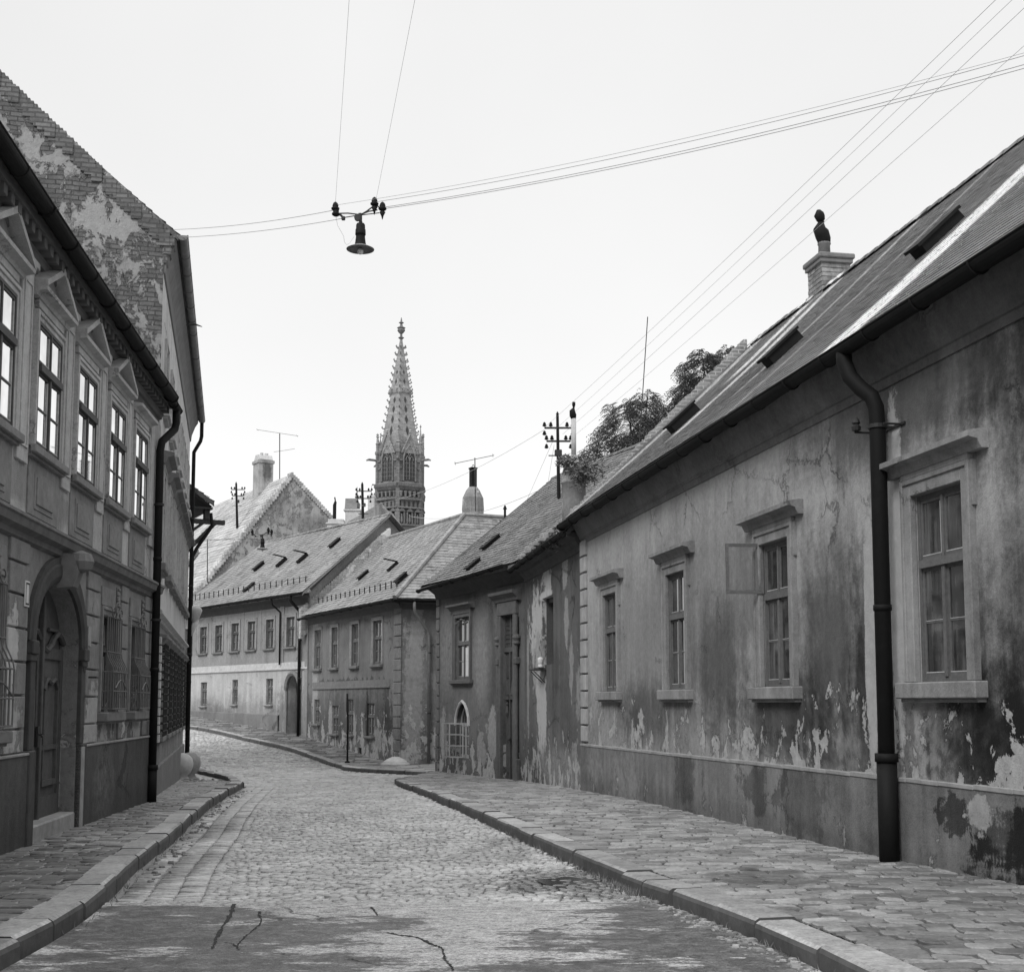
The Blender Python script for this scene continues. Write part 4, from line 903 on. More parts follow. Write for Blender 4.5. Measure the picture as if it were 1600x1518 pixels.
# arched gateway
m_gate = simple('gateway_stone', .055, .85, .6, 6, .5, streak=.5)
k = MB(); n_ = 20
for i in range(n_):
    t0 = math.pi*i/n_; t1 = math.pi*(i+1)/n_; q = []
    for (ro, y) in ((0, .0), (0, .04), (.07, .07), (.20, .07), (.22, .05), (.30, .05), (.30, 0)):
        q.append([(cu+(rx_+ro)*math.cos(t), y, 2.3+(rz_+ro)*math.sin(t)) for t in (t0, t1)])
    for p, r_ in zip(q, q[1:]): k.quad(p[0], p[1], r_[1], r_[0], a=.5)
for s_ in (-1, 1):
    a, b = sorted((cu+s_*rx_, cu+s_*(rx_+.20))); k.box(a, b, -.01, .055, 1.05, 2.14, .01)
    a, b = sorted((cu+s_*rx_-.0, cu+s_*(rx_+.26))); k.box(a, b, -.01, .09, 2.14, 2.30, .012); k.box(a, b, -.01, .07, 2.06, 2.14, .01); k.box(a, b, -.01, .09, -.4, 1.05, .015)
k.build('gateway_surround', m_gate, hl)
k = MB(); k.extr([(0, 3.0), (.2, 3.02), (.26, 3.2), (.2, 3.42), (0, 3.44)], cu-.13, cu+.13); k.lathe([(.02, -.14), (.12, -.1), (.16, 0), (.12, .1), (.02, .14)], (cu-.02, .26, 3.34), 12); k.build('keystone', m_stone_d, hl)
k = MB()
y = -.2
k.box(5.5, 7.78, y-.1, y-.04, 2.28, 3.1)
for (a, b) in ((5.52, 6.62), (6.66, 7.76)):
    k.box(a, b, y-.08, y-.02, .16, 2.28); c = (a+b)/2
    k.box(a, b, y-.02, y+.01, .16, .42); k.box(a, a+.12, y-.02, y+.01, .42, 2.28); k.box(b-.12, b, y-.02, y+.01, .42, 2.28); k.box(a+.12, b-.12, y-.02, y+.01, 2.14, 2.28)
    k.box(a+.2, b-.2, y-.02, y+.02, .55, .62); k.box(a+.2, a+.26, y-.02, y+.02, .62, 1.75); k.box(b-.26, b-.2, y-.02, y+.02, .62, 1.75)
    k.tube([(a+.2+(b-a-.4)*i/10, y, 1.75+.14*math.sin(math.pi*i/10)+.05*math.sin(3*math.pi*i/10)) for i in range(11)], .035, 6)
    k.box(a+.12, b-.12, y-.02, y+.015, 1.0, 1.06)
k.box(6.6, 6.68, y-.02, y+.05, .16, 2.9, .01)
k.tube([(5.5+2.28*i/14, y-.0, 2.36+.12*math.sin(i*.9)) for i in range(15)], .04, 6)
for u in (5.95, 7.3): k.box(u-.25, u+.25, y-.03, y, 2.5, 2.54)
dr = k.build('gate', m_door, hl)
k = MB(); k.box(6.72, 6.80, y+.02, y+.05, 1.05, 1.3); k.tube([(6.76, y+.04, 1.2), (6.76, y+.11, 1.2), (6.86, y+.11, 1.18)], .014, 6); k.build('handle', m_iron, dr)
k = MB(); k.box(5.5, 7.78, -.2, .02, -.5, .17, .02); k.box(5.36, 5.5, -.2, .095, -.5, 1.02, .015); k.build('threshold', m_stone, hl)
k = MB(); k.box(5.33, 5.43, .05, .062, 2.0, 2.06); k.tube([(5.15, .06, 1.93), (5.15, .16, 1.93), (5.05, .16, 1.93)], .015, 6); k.build('wall_hook', m_iron, hl)
k = MB(); k.box(8.12, 8.30, .036, .05, 2.66, 2.95, .004); hp = k.build('number_plate', simple('enamel_white', .6, .4, .2, 9, .05), hl)
k = MB(); k.box(8.14, 8.28, .0505, .052, 2.68, 2.70); k.box(8.14, 8.28, .0505, .052, 2.91, 2.93); k.box(8.14, 8.155, .0505, .052, 2.70, 2.91); k.box(8.265, 8.28, .0505, .052, 2.70, 2.91); k.build('plate_border', m_iron, hp)
k = MB(); k.box(5.0, 5.18, .036, .05, 2.35, 2.62, .004); k.build('notice_plate', m_stone, hl)

# ================================================================== L2: tall three-storey house with the bare fire-wall gable
L2 = Fac((-9.60, 37.6), -77.68)
h = empty('tall_house', L2.w(0, 0, 0), L2.a)
tag(h, 'tall three storey house whose bare brick and plaster gable rises over the left roofs', 'house')
W2 = 15.46; ZT = 9.7
p2 = plaster('tall_house_plaster', .46, .3, .3, (.1, 0), (.1, 0), [], .4, .4, 3)
p2l = plaster('tall_house_lower_plaster', .26, .33, .4, (1.3, .9), (1, .4), [], .4, .5, 0)
A2 = [13.9, 11.6, 9.75, 8.1, 6.45, 4.8, 3.1, 1.4]
up = [(c-.45, c+.45, 4.15, 5.85, .16) for c in A2]; up3 = [(c-.4, c+.4, 7.0, 8.3, .16) for c in A2]
k = MB(); wall(k, 0, W2, 3.15, ZT, up+up3); k.build('wall', p2, h)
lo2 = [(c-.55, c+.55, .95, 2.75, .3) for c in (13.2, 11.0, 9.0, 7.0, 5.0, 2.6)]
k = MB(); wall(k, 0, W2, -1.5, 3.15, lo2); k.quad((0, 0, -1), (0, 0, ZT), (0, -10, ZT), (0, -10, -1), a=.5); k.build('wall', p2l, h)
k = MB(); backing(k, .2, W2-.2, .5, 9, -.7); k.build('dark_room', m_black, h)
for (a, b, c, d_, q_) in up: window(h, a+.01, b-.01, c, d_, .0, .05, .36, (.5,), 2, m_wood_d, m_glass, .12, m_trim, .05, (.22, .14), m_stone_d, (.32, 6.0, .2, .24), m_stone_d)
for (a, b, c, d_, q_) in up3: window(h, a+.01, b-.01, c, d_, .0, .05, .4, (.5,), 2, m_wood_d, m_glass, .08, m_trim, .03, (.1, .08), m_trim)
for (a, b, c, d_, q_) in lo2:
    o = window(h, a+.01, b-.01, c, d_, .24, .05, .36, (.5,), 2, m_wood_d, m_glass, 0, None, 0, (.12, .1), m_stone_d)
    k = MB()
    for j in range(13): z = c+.1+j*.14; k.tube([(a-.1, .0, z), (a-.1, .12, z), (b+.1, .12, z), (b+.1, 0, z)], .014, 5)
    for j in range(7): u = a-.1+(b-a+.2)*j/6; k.tube([(u, .12, c), (u, .12, d_)], .011, 5)
    k.build('grille', m_iron, o)
    k = MB(); k.box(a-.25, b+.25, -.01, .17, d_+.02, d_+.12, .02); k.extr([(-.01, d_-.1), (.1, d_-.08), (.2, d_+.02), (-.01, d_+.02)], a-.2, b+.2); k.build('hood', m_stone_d, o)
k = MB()
for (a, b, c, d_, q_) in lo2:
    for x in (a-.42, b+.12):
        for j in range(12): k.box(x, x+.30, -.01, .07, c-.1+j*.165, c+.04+j*.165, .006)
k.build('rustication', m_stone_l, h)
k = MB(); k.extr([(-.01, 3.06), (.05, 3.08), (.06, 3.12), (.14, 3.16), (.14, 3.20), (.02, 3.30), (-.01, 3.31)], 1, W2); k.build('ledge', m_stone_l, h)
k = MB()
for i in range(22):
    u0 = W2*i/22; u1 = W2*(i+1)/22; g_ = min(L2.ground(u0), L2.ground(u1))-.3
    k.add([(u0, .05, g_), (u1, .05, g_), (u1, .05, .38), (u0, .05, .38), (u0, -.01, .4), (u1, -.01, .4)], [(0, 1, 2, 3), (3, 2, 5, 4)]+([(3, 4, 0)] if i == 0 else []), a=.5)
k.build('plinth', m_stone_d, h)
# eaves: cove, boards, gutter
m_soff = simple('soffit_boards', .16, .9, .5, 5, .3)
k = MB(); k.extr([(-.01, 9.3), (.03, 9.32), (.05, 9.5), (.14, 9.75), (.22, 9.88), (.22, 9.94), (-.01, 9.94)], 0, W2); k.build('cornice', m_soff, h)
m_roof2l = tilemat('roof_tiles_l2', .15, .5, .4)
house_roof(h, 0, W2, .27, 10.04, -4.9, 14.4, m_roof2l, .18, .16, sag=.03)
k = MB(); gutter(k, (-.0, .33, 9.98), (W2+.1, .33, 10.0), .085); k.build('gutter', m_zinc, h)
downspout(h, [(.0, .33, 9.98), (-.05, .33, 9.5), (-.05, .3, 9.35), (0.0, .12, 9.0), (0.02, .12, 8.4), (.05, .12, -.4)], .055, m_metal, (7, 5, 3), 10, True)
# fire wall gable (facing the camera), flush with the near end; stepped brick coping
m_fire = plaster('fire_wall', .26, .155, .4, (60, 1.45), (2, .0), [(-2.3, 11.3, 1.3, .7, .33, .4), (-1.0, 10.4, .8, .8, .34, .4), (-3.3, 12.0, 1.2, .6, .30, .5)], .3, .6, 5, brick=True, bumps=1.0)
# local frame of the gable wall: x away from the street (leftwards in the photograph), z up
gm = MB()
gm.add([(0, 0, 5), (-10, 0, 5), (-10, 0, 9.8), (-4.9, 0, 14.55), (0.0, 0, 10.2)], [(0, 1, 2, 3, 4)], a=.5)
gm.add([(0, .35, 5), (-10, .35, 5), (-10, .35, 9.8), (-4.9, .35, 14.55), (0.0, .35, 10.2)], [(0, 1, 2, 3, 4)], a=.5)
gm.quad((0, 0, 5), (0, .35, 5), (0, .35, 10.2), (0, 0, 10.2), a=.5)
gw = gm.build('fire_wall', m_fire, h, loc=(W2+.02, 0, 0)); gw.rotation_euler = (0, 0, R(90))
# fix orientation of the gable: its local x must run along the house's local y (inwards), its face towards the camera
k = MB()
NB = 78
for i in range(NB):
    f = i/NB; y = .10-4.95*f; z = 10.05+4.5*f
    k.box(W2-.35+rnd.uniform(-.015, .015), W2+.04+rnd.uniform(-.025, .02), y-.0635-.12, y-.0, z-.25, z+.055+rnd.uniform(-.012, .012), .006)
k.box(W2-.3, W2+.05, -.02, .2, 9.8, 10.0, .02); k.box(W2-.3, W2+.045, -.02, .14, 9.64, 9.8, .02); k.box(W2-.3, W2+.04, -.02, .07, 9.48, 9.64, .02)
k.build('fire_wall_coping', brickmat('coping_brick', .17, .10, 1.1), h)

# ================================================================== L3: jutting tiled eave beyond
L3 = Fac((-9.95, 38.9), -62)
h5 = empty('jettied_house', L3.w(0, 0, 0), L3.a)
tag(h5, 'house beyond the tall one, its tiled eave jutting out on wooden brackets', 'house')
p3 = plaster('jettied_plaster', .2, .3, .4, (1, .8), (1, .4), [], .4, .5, 0)
k = MB(); k.box(-9, 0, -7, 0, -2, 7.6); k.build('wall', p3, h5)
m_tb = simple('old_timber', .05, .85, .5, 14, .4)
k = MB(); tiles(k, (-9, .75, 7.72), (.25, .75, 7.72), (-9, -3, 10.2), (.25, -3, 10.2), .2, .2, .04, .03); k.quad((-9, .7, 7.58), (.25, .7, 7.58), (.25, -3, 10.0), (-9, -3, 10.0), a=.1); k.quad((.24, .75, 7.58), (.24, .75, 7.72), (.24, -3, 10.2), (.24, -3, 10.0)); k.build('roof', m_roof2, h5)
k = MB(); k.box(-9, .2, 0, .72, 7.50, 7.56); k.box(-.08, .06, 0, 1.15, 7.06, 7.2); k.box(-.1, .1, .5, .66, 7.2, 7.5)
k.tube([(0, .02, 6.2), (0, .85, 7.1)], .07, 6); k.tube([(0, .05, 6.75), (0, .5, 7.1)], .05, 6); k.build('eave_brackets', m_tb, h5)
downspout(h5, [(.05, .7, 7.4), (.05, .75, 7.0), (.05, .3, 6.3), (.1, .15, 6.0), (.1, .15, -.6)], .055, m_metal, (5, 3), 10, True)
k = MB(); k.lathe([(.05, 0), (.12, .12), (.2, .3), (.24, .42), (.2, .5), (.1, .55)], (.1, .25, 3.95), 10); k.tube([(.1, .1, 3.5), (.1, .2, 3.8), (.1, .3, 4.1)], [.06, .08, .1], 8); k.build('corner_console', m_stone_l, h5, True)
for (x, y) in ((-9.02, 35.2), (-9.0, 35.95)):
    g_ = pz(y); t = MB(); t.lathe([(.20, -.1), (.22, .02), (.17, .1), (.26, .2), (.30, .34), (.30, .44), (.25, .58), (.14, .67), (.03, .70)], (0, 0, 0), 16)
    o = t.build('guard_stone', m_stone_l if y < 35.5 else m_stone, None, True, (x, y, g_)); tag(o, 'rounded pale guard stone at the foot of the left wall, %s' % ('nearer of the pair' if y < 35.5 else 'farther of the pair'), 'guard stone', 'guard stones by the left wall')
    o.rotation_euler = (R(4), R(6), 0)

# ================================================================== gothic church tower
T = empty('church_tower', (-10.45, 118, 0)); tag(T, 'slender gothic church tower with crocketed stone spire above the roofs', 'tower')
g = M('tower_stone', .9, .2); n = g.noise(1.6, 7, .7); n2 = g.noise(.35, 4); n3 = g.noise(5, 5, .7); v = ((n-.5)*1.2+(n2-.5)*.9+(n3-.5)*.8+1.0)*.20
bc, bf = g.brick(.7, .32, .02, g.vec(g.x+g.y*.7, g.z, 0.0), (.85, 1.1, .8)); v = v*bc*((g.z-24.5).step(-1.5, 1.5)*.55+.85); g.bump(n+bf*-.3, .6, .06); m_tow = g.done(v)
Rr = 2.34; phi = R(-90)
def hexp(r, i, z): t = phi+math.pi/3*i; return Vector((r*math.cos(t), r*math.sin(t), z))
def hexring(k, prof): k.lathe([(r, z) for r, z in prof], n=6, ph=phi)
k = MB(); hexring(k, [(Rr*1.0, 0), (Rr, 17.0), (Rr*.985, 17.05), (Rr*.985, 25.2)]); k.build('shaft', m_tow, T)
k = MB()
for i in range(6):                                            # corner buttresses, pinnacles, gargoyles
    c = hexp(Rr*.97, i, 0); k.lathe([(.26, 15), (.26, 21.2), (.22, 21.3), (.22, 24.3), (.30, 24.4), (.30, 24.6), (.2, 24.7), (.2, 25.3)], (c.x, c.y, 0), 4, phi+math.pi/3*i+R(45))
    d_ = hexp(1, i, 0)
k.build('buttress', m_tow, T)
for i in range(6):
    c = hexp(Rr*.97, i, 0); k = MB(); hgt = (26.9 if i == 1 else 25.9 if i == 5 else 26.4)
    k.lathe([(.2, 25.3), (.24, 25.35), (.15, 25.5), (.03, hgt), (.1, hgt+.05), (.02, hgt+.25)], (c.x, c.y, 0), 6); k.build('pinnacle', m_tow, T)
    if i in (1, 5, 0, 2, 4):
        d_ = hexp(1, i, 0); k = MB(); s = c+Vector((0, 0, 23.75)); e = s+d_*(.9 if i in (1, 5) else .5)+Vector((0, 0, .06))
        k.tube([s, s+d_*.35+Vector((0, 0, .05)), e, e+d_*.25+Vector((0, 0, -.1))], [.14, .11, .12, .06], 6); k.build('gargoyle', m_stone_d, T)
m_tdark = simple('louvre_shadow', .05, .9, .3, 3, 0)  # dark tone painting in the shade of lancets, niches and piercings
for i in range(6):                                            # faces: lancets, gables, niches, balcony
    a, b = hexp(Rr*.985, i, 0), hexp(Rr*.985, i+1, 0); m = (a+b)/2; tx = (b-a).normalized(); nn = m.normalized(); wv = (b-a).length
    mat = Matrix((( tx.x, nn.x, 0, m.x), (tx.y, nn.y, 0, m.y), (0, 0, 1, 0), (0, 0, 0, 1)))
    def put(kb, name, mm): o = kb.build(name, mm, T); o.matrix_local = mat; return o
    k = MB(); pts = [(-.56, 21.8), (.56, 21.8), (.56, 23.9), (.38, 24.5), (0, 25.0), (-.38, 24.5), (-.56, 23.9)]
    k.prism(pts, .004, .01); win = put(k, 'lancet', m_tdark)
    k = MB()
    fr_ = [(-.62, .06, 21.75), (-.62, .06, 23.95), (-.42, .06, 24.6), (0, .06, 25.15), (.42, .06, 24.6), (.62, .06, 23.95), (.62, .06, 21.75)]
    k.tube(fr_, .09, 6); k.box(-.035, .035, .0, .09, 21.9, 24.1)
    for s_ in (-1, 1): k.tube([(s_*.40, .06, 23.7), (s_*.3, .06, 24.0), (s_*.2, .06, 24.08), (s_*.08, .06, 23.9), (0, .06, 23.6)], .04, 5)
    k.tube([(.12*math.cos(t), .06, 24.28+.12*math.sin(t)) for t in [math.pi*2*j/8 for j in range(9)]], .035, 5)
    for s_ in (-.29, .29): k.box(s_-.02, s_+.02, .0, .04, 21.9, 23.8)
    for j in range(4): k.box(-.55, .55, .012, .03, 22.2+j*.4, 22.24+j*.4)
    put(k, 'tracery', m_tow)
    k = MB(); k.tube([(-.85, .1, 24.3), (0, .14, 26.15), (.85, .1, 24.3)], .09, 5); k.prism([(-.75, 24.35), (.75, 24.35), (0, 26.0)], .0, .07)
    for s_ in (-1, 1):
        for j in range(5): f = .15+j*.17; k.lathe([(.02, -.06), (.09, 0), (.02, .08)], (s_*.85*(1-f), .13, 24.3+1.85*f+.08), 5)
    k.lathe([(.05, 0), (.16, .12), (.08, .2), (.15, .3), (.02, .45)], (0, .14, 26.15), 6); k.tube([(.2*math.cos(t), .09, 25.0+.2*math.sin(t)) for t in [math.pi*2*j/8 for j in range(9)]], .04, 5)
    put(k, 'window_gable', m_tow)
    k = MB()
    for s_ in (-1, 1): k.box(s_*.95-.16, s_*.95+.16, 0, .1, 22.9, 23.05); k.box(s_*.95-.2, s_*.95+.2, 0, .14, 23.6, 23.75)
    k.box(-1.2, 1.2, .0, .3, 21.35, 21.6, .04); k.extr([(0, 20.9), (.1, 20.95), (.34, 21.3), (.3, 21.36), (0, 21.36)], -1.2, 1.2)
    put(k, 'balcony_ledge', m_tow); k = MB()
    for j in range(5): k.lathe([(.1, 0), (.12, .35), (.16, .4), (.14, .5)], (-.9+j*.45, .2, 20.3), 6)
    put(k, 'baluster_row', m_tow); k = MB(); k.box(-1.2, 1.2, 0, .22, 20.0, 20.28, .03); k.box(-1.2, 1.2, 0, .3, 19.2, 19.35, .03); k.box(-1.2, 1.2, 0, .18, 17.6, 17.8, .03)
    for j in range(3):
        x = -.8+j*.8; k.box(x-.3, x-.18, 0, .2, 17.8, 18.9); k.box(x+.18, x+.3, 0, .2, 17.8, 18.9); k.prism([(x-.34, 18.9), (x+.34, 18.9), (x, 19.3)], 0, .25)
        k.lathe([(.08, 0), (.12, .2), (.1, .5), (.07, .62), (.09, .72), (.03, .85)], (x, .14, 17.85), 6)
    put(k, 'balcony_carving', m_tow)
    k = MB()  # flat dark quads stand for the shade inside niches and arcade
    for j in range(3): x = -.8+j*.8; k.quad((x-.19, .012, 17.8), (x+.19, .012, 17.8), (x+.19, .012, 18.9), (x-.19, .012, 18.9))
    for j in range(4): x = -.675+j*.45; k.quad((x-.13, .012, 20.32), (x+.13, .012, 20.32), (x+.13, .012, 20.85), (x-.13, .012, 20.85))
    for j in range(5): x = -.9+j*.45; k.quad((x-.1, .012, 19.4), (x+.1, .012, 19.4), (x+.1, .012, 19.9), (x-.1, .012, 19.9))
    put(k, 'niche_shade_panels', m_tdark)
k = MB(); zt = 35.6
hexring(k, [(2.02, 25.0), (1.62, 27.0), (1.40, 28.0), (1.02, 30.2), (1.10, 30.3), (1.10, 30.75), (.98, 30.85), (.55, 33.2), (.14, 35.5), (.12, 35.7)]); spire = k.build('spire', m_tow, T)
for i in range(6):                                            # flat dark panels painting in the shade of piercings on the spire
    k = MB()
    for (z, h_, f_) in ((26.6, .5, .2), (27.7, .45, .2), (28.7, .4, .18), (29.6, .35, .16), (31.4, .3, .13), (32.3, .25, .1)):
        r0 = next(ra+(rb-ra)*(z-za)/(zb-za) for (ra, za), (rb, zb) in zip([(2.02, 25.0), (1.62, 27.0), (1.40, 28.0), (1.02, 30.2), (.98, 30.85), (.55, 33.2)], [(1.62, 27.0), (1.40, 28.0), (1.02, 30.2), (.98, 30.85), (.55, 33.2), (.14, 35.5)]) if za <= z <= zb)
        m = (hexp(r0, i, z)+hexp(r0, i+1, z))/2; nn = Vector((m.x, m.y, 0)).normalized(); tx = Vector((-nn.y, nn.x, 0)); m = m+nn*.03; up_ = Vector((-nn.x*.19, -nn.y*.19, 1))
        k.add([m-up_*h_, m+tx*f_*.8, m+up_*h_, m-tx*f_*.8], [(0, 1, 2, 3)])
    k.build('piercing_shade_panel', m_tdark, spire)
for i in range(6):
    for j in range(14):
        k = MB()
        z = 26.2+j*.66
        pr = [(2.02, 25.0), (1.62, 27.0), (1.40, 28.0), (1.02, 30.2), (.98, 30.85), (.55, 33.2), (.14, 35.5)]
        r = next(ra+(rb-ra)*(z-za)/(zb-za) for (ra, za), (rb, zb) in zip(pr, pr[1:]) if za <= z <= zb)
        p = hexp(r, i, z); d_ = hexp(1, i, 0)
        k.tube([p, p+d_*.14+Vector((0, 0, .0)), p+d_*.25+Vector((0, 0, .12)), p+d_*.16+Vector((0, 0, .22))], [.08, .06, .075, .03], 5); k.build('crocket', m_tow, spire)
k = MB()
for i in range(6):
    for f in (0, .5):
        p = hexp(1.12, i, 30.2).lerp(hexp(1.12, i+1, 30.2), f+.25); k.tube([(p.x+.13*math.cos(t), p.y, 30.52+.16*math.sin(t)) for t in [math.pi*2*j/6 for j in range(7)]], .05, 5)
k.build('spire_band', m_tow, spire)
k = MB(); k.lathe([(.13, 35.6), (.3, 35.75), (.12, 35.85), (.1, 36.1), (.25, 36.25), (.38, 36.45), (.3, 36.6), (.42, 36.7), (.15, 36.85), (.1, 37.1), (.26, 37.2), (.1, 37.3), (.03, 37.7)], n=8); k.build('finial', m_stone_d, spire)
# church body and neighbours behind the row
cb = empty('church_annex', (-7.5, 78, 0)); tag(cb, 'low pale plastered gable and lean-to wall at the foot of the church tower', 'building')
plx = plaster('annex_plaster', .30, .26, .4, (30, .4), (1, .1), [], .5, .6, 4)
p_ = [at(567, 838, 70), at(594, 792, 70), at(612, 800, 70), at(640, 838, 70), at(655, 860, 70), at(545, 860, 70)]
k = MB(); k.prism([(v_.x+7.5, v_.z) for v_ in p_[:5]]+[(p_[4].x+7.5, 2), (p_[5].x+7.5, 2), (p_[5].x+7.5, p_[5].z)], -8, 2); k.build('gable_wall', plx, cb)
k = MB(); a, b = at(520, 822, 70), at(597, 786, 70); k.add([(a.x+7.5, -8.3, a.z-.3), (b.x+7.5, -8.3, b.z-.0), (b.x+7.5+.3, 4, b.z-.2), (a.x+7.5, 4, a.z-.5), (a.x+7.5, -8.3, a.z-1.8), (b.x+7.5, -8.3, b.z-2.9), (b.x+7.8, 4, b.z-3), (a.x+7.5, 4, a.z-2)], [(0,1,2,3),(0,4,5,1),(1,5,6,2),(3,2,6,7),(0,3,7,4)]); k.build('roof', tilemat('roof_annex', .28, .3, .3), cb)
def far_chimney(px0, px1, py0, py1, Y, name, label, cat, kind):
    a = at(px0, py1, Y); b = at(px1, py0, Y); w_ = b.x-a.x; H_ = b.z-a.z; t = empty(name, ((a.x+b.x)/2, Y, a.z)); tag(t, label, cat); return t, w_, H_
t, w_, H_ = far_chimney(512, 538, 812, 860, 72, 'chimney', 'low square chimney with a thin crooked metal cowl, left of the domed one', 'chimney', 0)
k = MB(); k.box(-w_/2, w_/2, -.4, .4, -1, H_-.3, .02); k.box(-w_/2-.07, w_/2+.07, -.47, .47, H_-.3, H_-.2, .02); k.box(-w_/2+.05, w_/2, -.4, .4, H_-.2, H_, .02); k.build('stack', m_stone_l, t)
k = MB(); k.tube([(-.1, 0, H_), (-.1, 0, H_+.85), (-.05, 0, H_+1.05)], [.1, .1, .07], 8); k.tube([(-.05, 0, H_+1.0), (-.1, 0, H_+1.3)], .04, 6); k.build('cowl', m_metal, t)
t, w_, H_ = far_chimney(538, 566, 782, 860, 73, 'chimney', 'broad pale chimney with stepped domed cap and dark pots, beside the roof pole', 'chimney', 0)
k = MB(); k.box(-w_/2, w_/2, -.5, .5, -1, H_-1.2, .02); k.box(-w_/2+.08, w_/2-.08, -.42, .42, H_-1.2, H_-.55, .02); k.box(-w_/2-.02, w_/2+.02, -.5, .5, H_-.66, H_-.55, .02); k.build('stack', m_stone_l, t)
k = MB(); k.extr([(-.5, H_-.55), (-.3, H_-.2), (-.2, H_+.1), (.2, H_+.1), (.3, H_-.2), (.5, H_-.55)], -w_/2+.05, w_/2-.25); k.lathe([(.16, H_-.55), (.2, H_-.2), (.12, H_-.1), (.05, H_+.1), (.14, H_+.2), (.03, H_+.4), (.015, H_+.8)], (w_/2-.3, 0, 0), 8); k.build('cap', m_stone_d, t)
t, w_, H_ = far_chimney(570, 590, 772, 835, 105, 'gable_turret', 'small pale stepped gable with a thin ball rod beside the church tower', 'turret', 0)
k = MB(); k.box(-w_/2, w_/2, -.3, .3, -3, H_-1.9, .02); k.box(-w_/2+.0, w_/2+.1, -.35, .35, H_-2.1, H_-1.9); k.box(-w_/2+.25, w_/2-.25, -.3, .3, H_-1.9, H_-.4, .02); k.lathe([(.32, H_-.4), (.36, H_-.2), (.2, H_), (.03, H_+.1)], n=8); k.build('gable', m_stone_l, t)
for x, z in ((-w_/2, H_-1.7), (w_/2, H_-1.4), (.1, H_-1.0), (-.2, H_-.5), (w_/2+.05, H_-2.7)): 
    pass
k = MB(); k.tube([(0, 0, H_), (0, 0, H_+.75)], .012, 5); k.lathe([(.01, -.08), (.09, 0), (.01, .08)], (.12, 0, H_+.8), 8); k.build('weather_vane', m_metal, t)

# ================================================================== ground, road, pavements, kerbs
def smoothpoly(pts, n=6):      # Catmull-Rom through points
    P_ = [pts[0]]+list(pts)+[pts[-1]]; out = []
    for i in range(1, len(P_)-2):
        a, b, c, d = P_[i-1], P_[i], P_[i+1], P_[i+2]
        for j in range(n):
            t = j/n; out.append(tuple(.5*((2*b[q])+(-a[q]+c[q])*t+(2*a[q]-5*b[q]+4*c[q]-d[q])*t*t+(-a[q]+3*b[q]-3*c[q]+d[q])*t**3) for q in (0, 1)))
    out.append(pts[-1]); return out
LK = smoothpoly([(-2.75, 2), (-2.95, 6), (-3.12, 9.1), (-3.45, 11.3), (-3.87, 13.53), (-4.42, 17.28), (-4.8, 19.6), (-5.7, 25.5), (-6.83, 32.93)], 6)
RK = smoothpoly([(2.35, 2), (2.05, 5.2), (1.88, 7.33), (1.69, 8.64), (1.40, 10.1), (1.10, 11.4), (.66, 13.9), (.20, 16.2), (-.29, 18.76), (-1.35, 24.14), (-3.21, 35.2)], 6)
BK = smoothpoly([(-2.62, 39.9), (-5.30, 42.6), (-6.04, 44.6), (-8.34, 49.66), (-11.23, 53.97), (-14.42, 58.17), (-21, 65), (-30, 73)], 6)
def xat(line, Y, lo, hi):
    if Y < line[0][1]: return line[0][0]
    for (x0, y0), (x1, y1) in zip(line, line[1:]):
        if y0 <= Y <= y1 and y1 > y0: return x0+(x1-x0)*(Y-y0)/(y1-y0)
    return hi
def pip(x, y, poly):
    c = False; j = len(poly)-1
    for i in range(len(poly)):
        xi, yi = poly[i]; xj, yj = poly[j]
        if (yi > y) != (yj > y) and x < (xj-xi)*(y-yi)/(yj-yi)+xi: c = not c
        j = i
    return c
# earth sheet to the horizon
gm = MB(); xs = [-3000, -400, -120, -60]+[x for x in range(-40, 41, 4)]+[60, 120, 400, 3000]; ys = [-3000, -300, -60]+[y for y in range(-20, 101, 2)]+[140, 250, 600, 3000]
V = [(x, y, rz(x, y)-.024) for y in ys for x in xs]; nx = len(xs)
gm.add(V, [(j*nx+i, j*nx+i+1, (j+1)*nx+i+1, (j+1)*nx+i) for j in range(len(ys)-1) for i in range(nx-1)])
m_dirt = simple('joint_dirt', .21, .95, .5, 5, .4)
tag(gm.build('ground', m_dirt), kind='structure')
# stones
def stone(mb, cx, cy, w_, l_, top, h_, rot, crown=.012, rnd_=.25, tilt=.0, c1=.82):
    ca, sa = math.cos(rot), math.sin(rot); ed_ = -.014 if c1 < .9 else -.007; V = []
    for (s, z) in ((1.0, -h_), (1.0, ed_), (c1, 0.0)):
        for (a, b) in ((-1, -1), (0, -1.04), (1, -1), (1.04, 0), (1, 1), (0, 1.04), (-1, 1), (-1.04, 0)):
            jx = 1+rnd.uniform(-.08, .08)*rnd_*4*.5 if s != 1.0 else 1.0
            x = a*w_/2*s*(.95 if abs(a) == 1 and abs(b) == 1 else 1); y = b*l_/2*s*(.95 if abs(a) == 1 and abs(b) == 1 else 1)
            zz = top(cx, cy)+z+tilt*(x/w_)*.5
            V.append((cx+x*ca-y*sa, cy+x*sa+y*ca, zz))
    V.append((cx, cy, top(cx, cy)+crown))
    Fs = []
    for r_ in (0, 1):
        for j in range(8): Fs.append((r_*8+j, r_*8+(j+1) % 8, (r_+1)*8+(j+1) % 8, (r_+1)*8+j))
    for j in range(8): Fs.append((16+j, 16+(j+1) % 8, 24))
    mb.add(V, Fs, a=rnd.random())
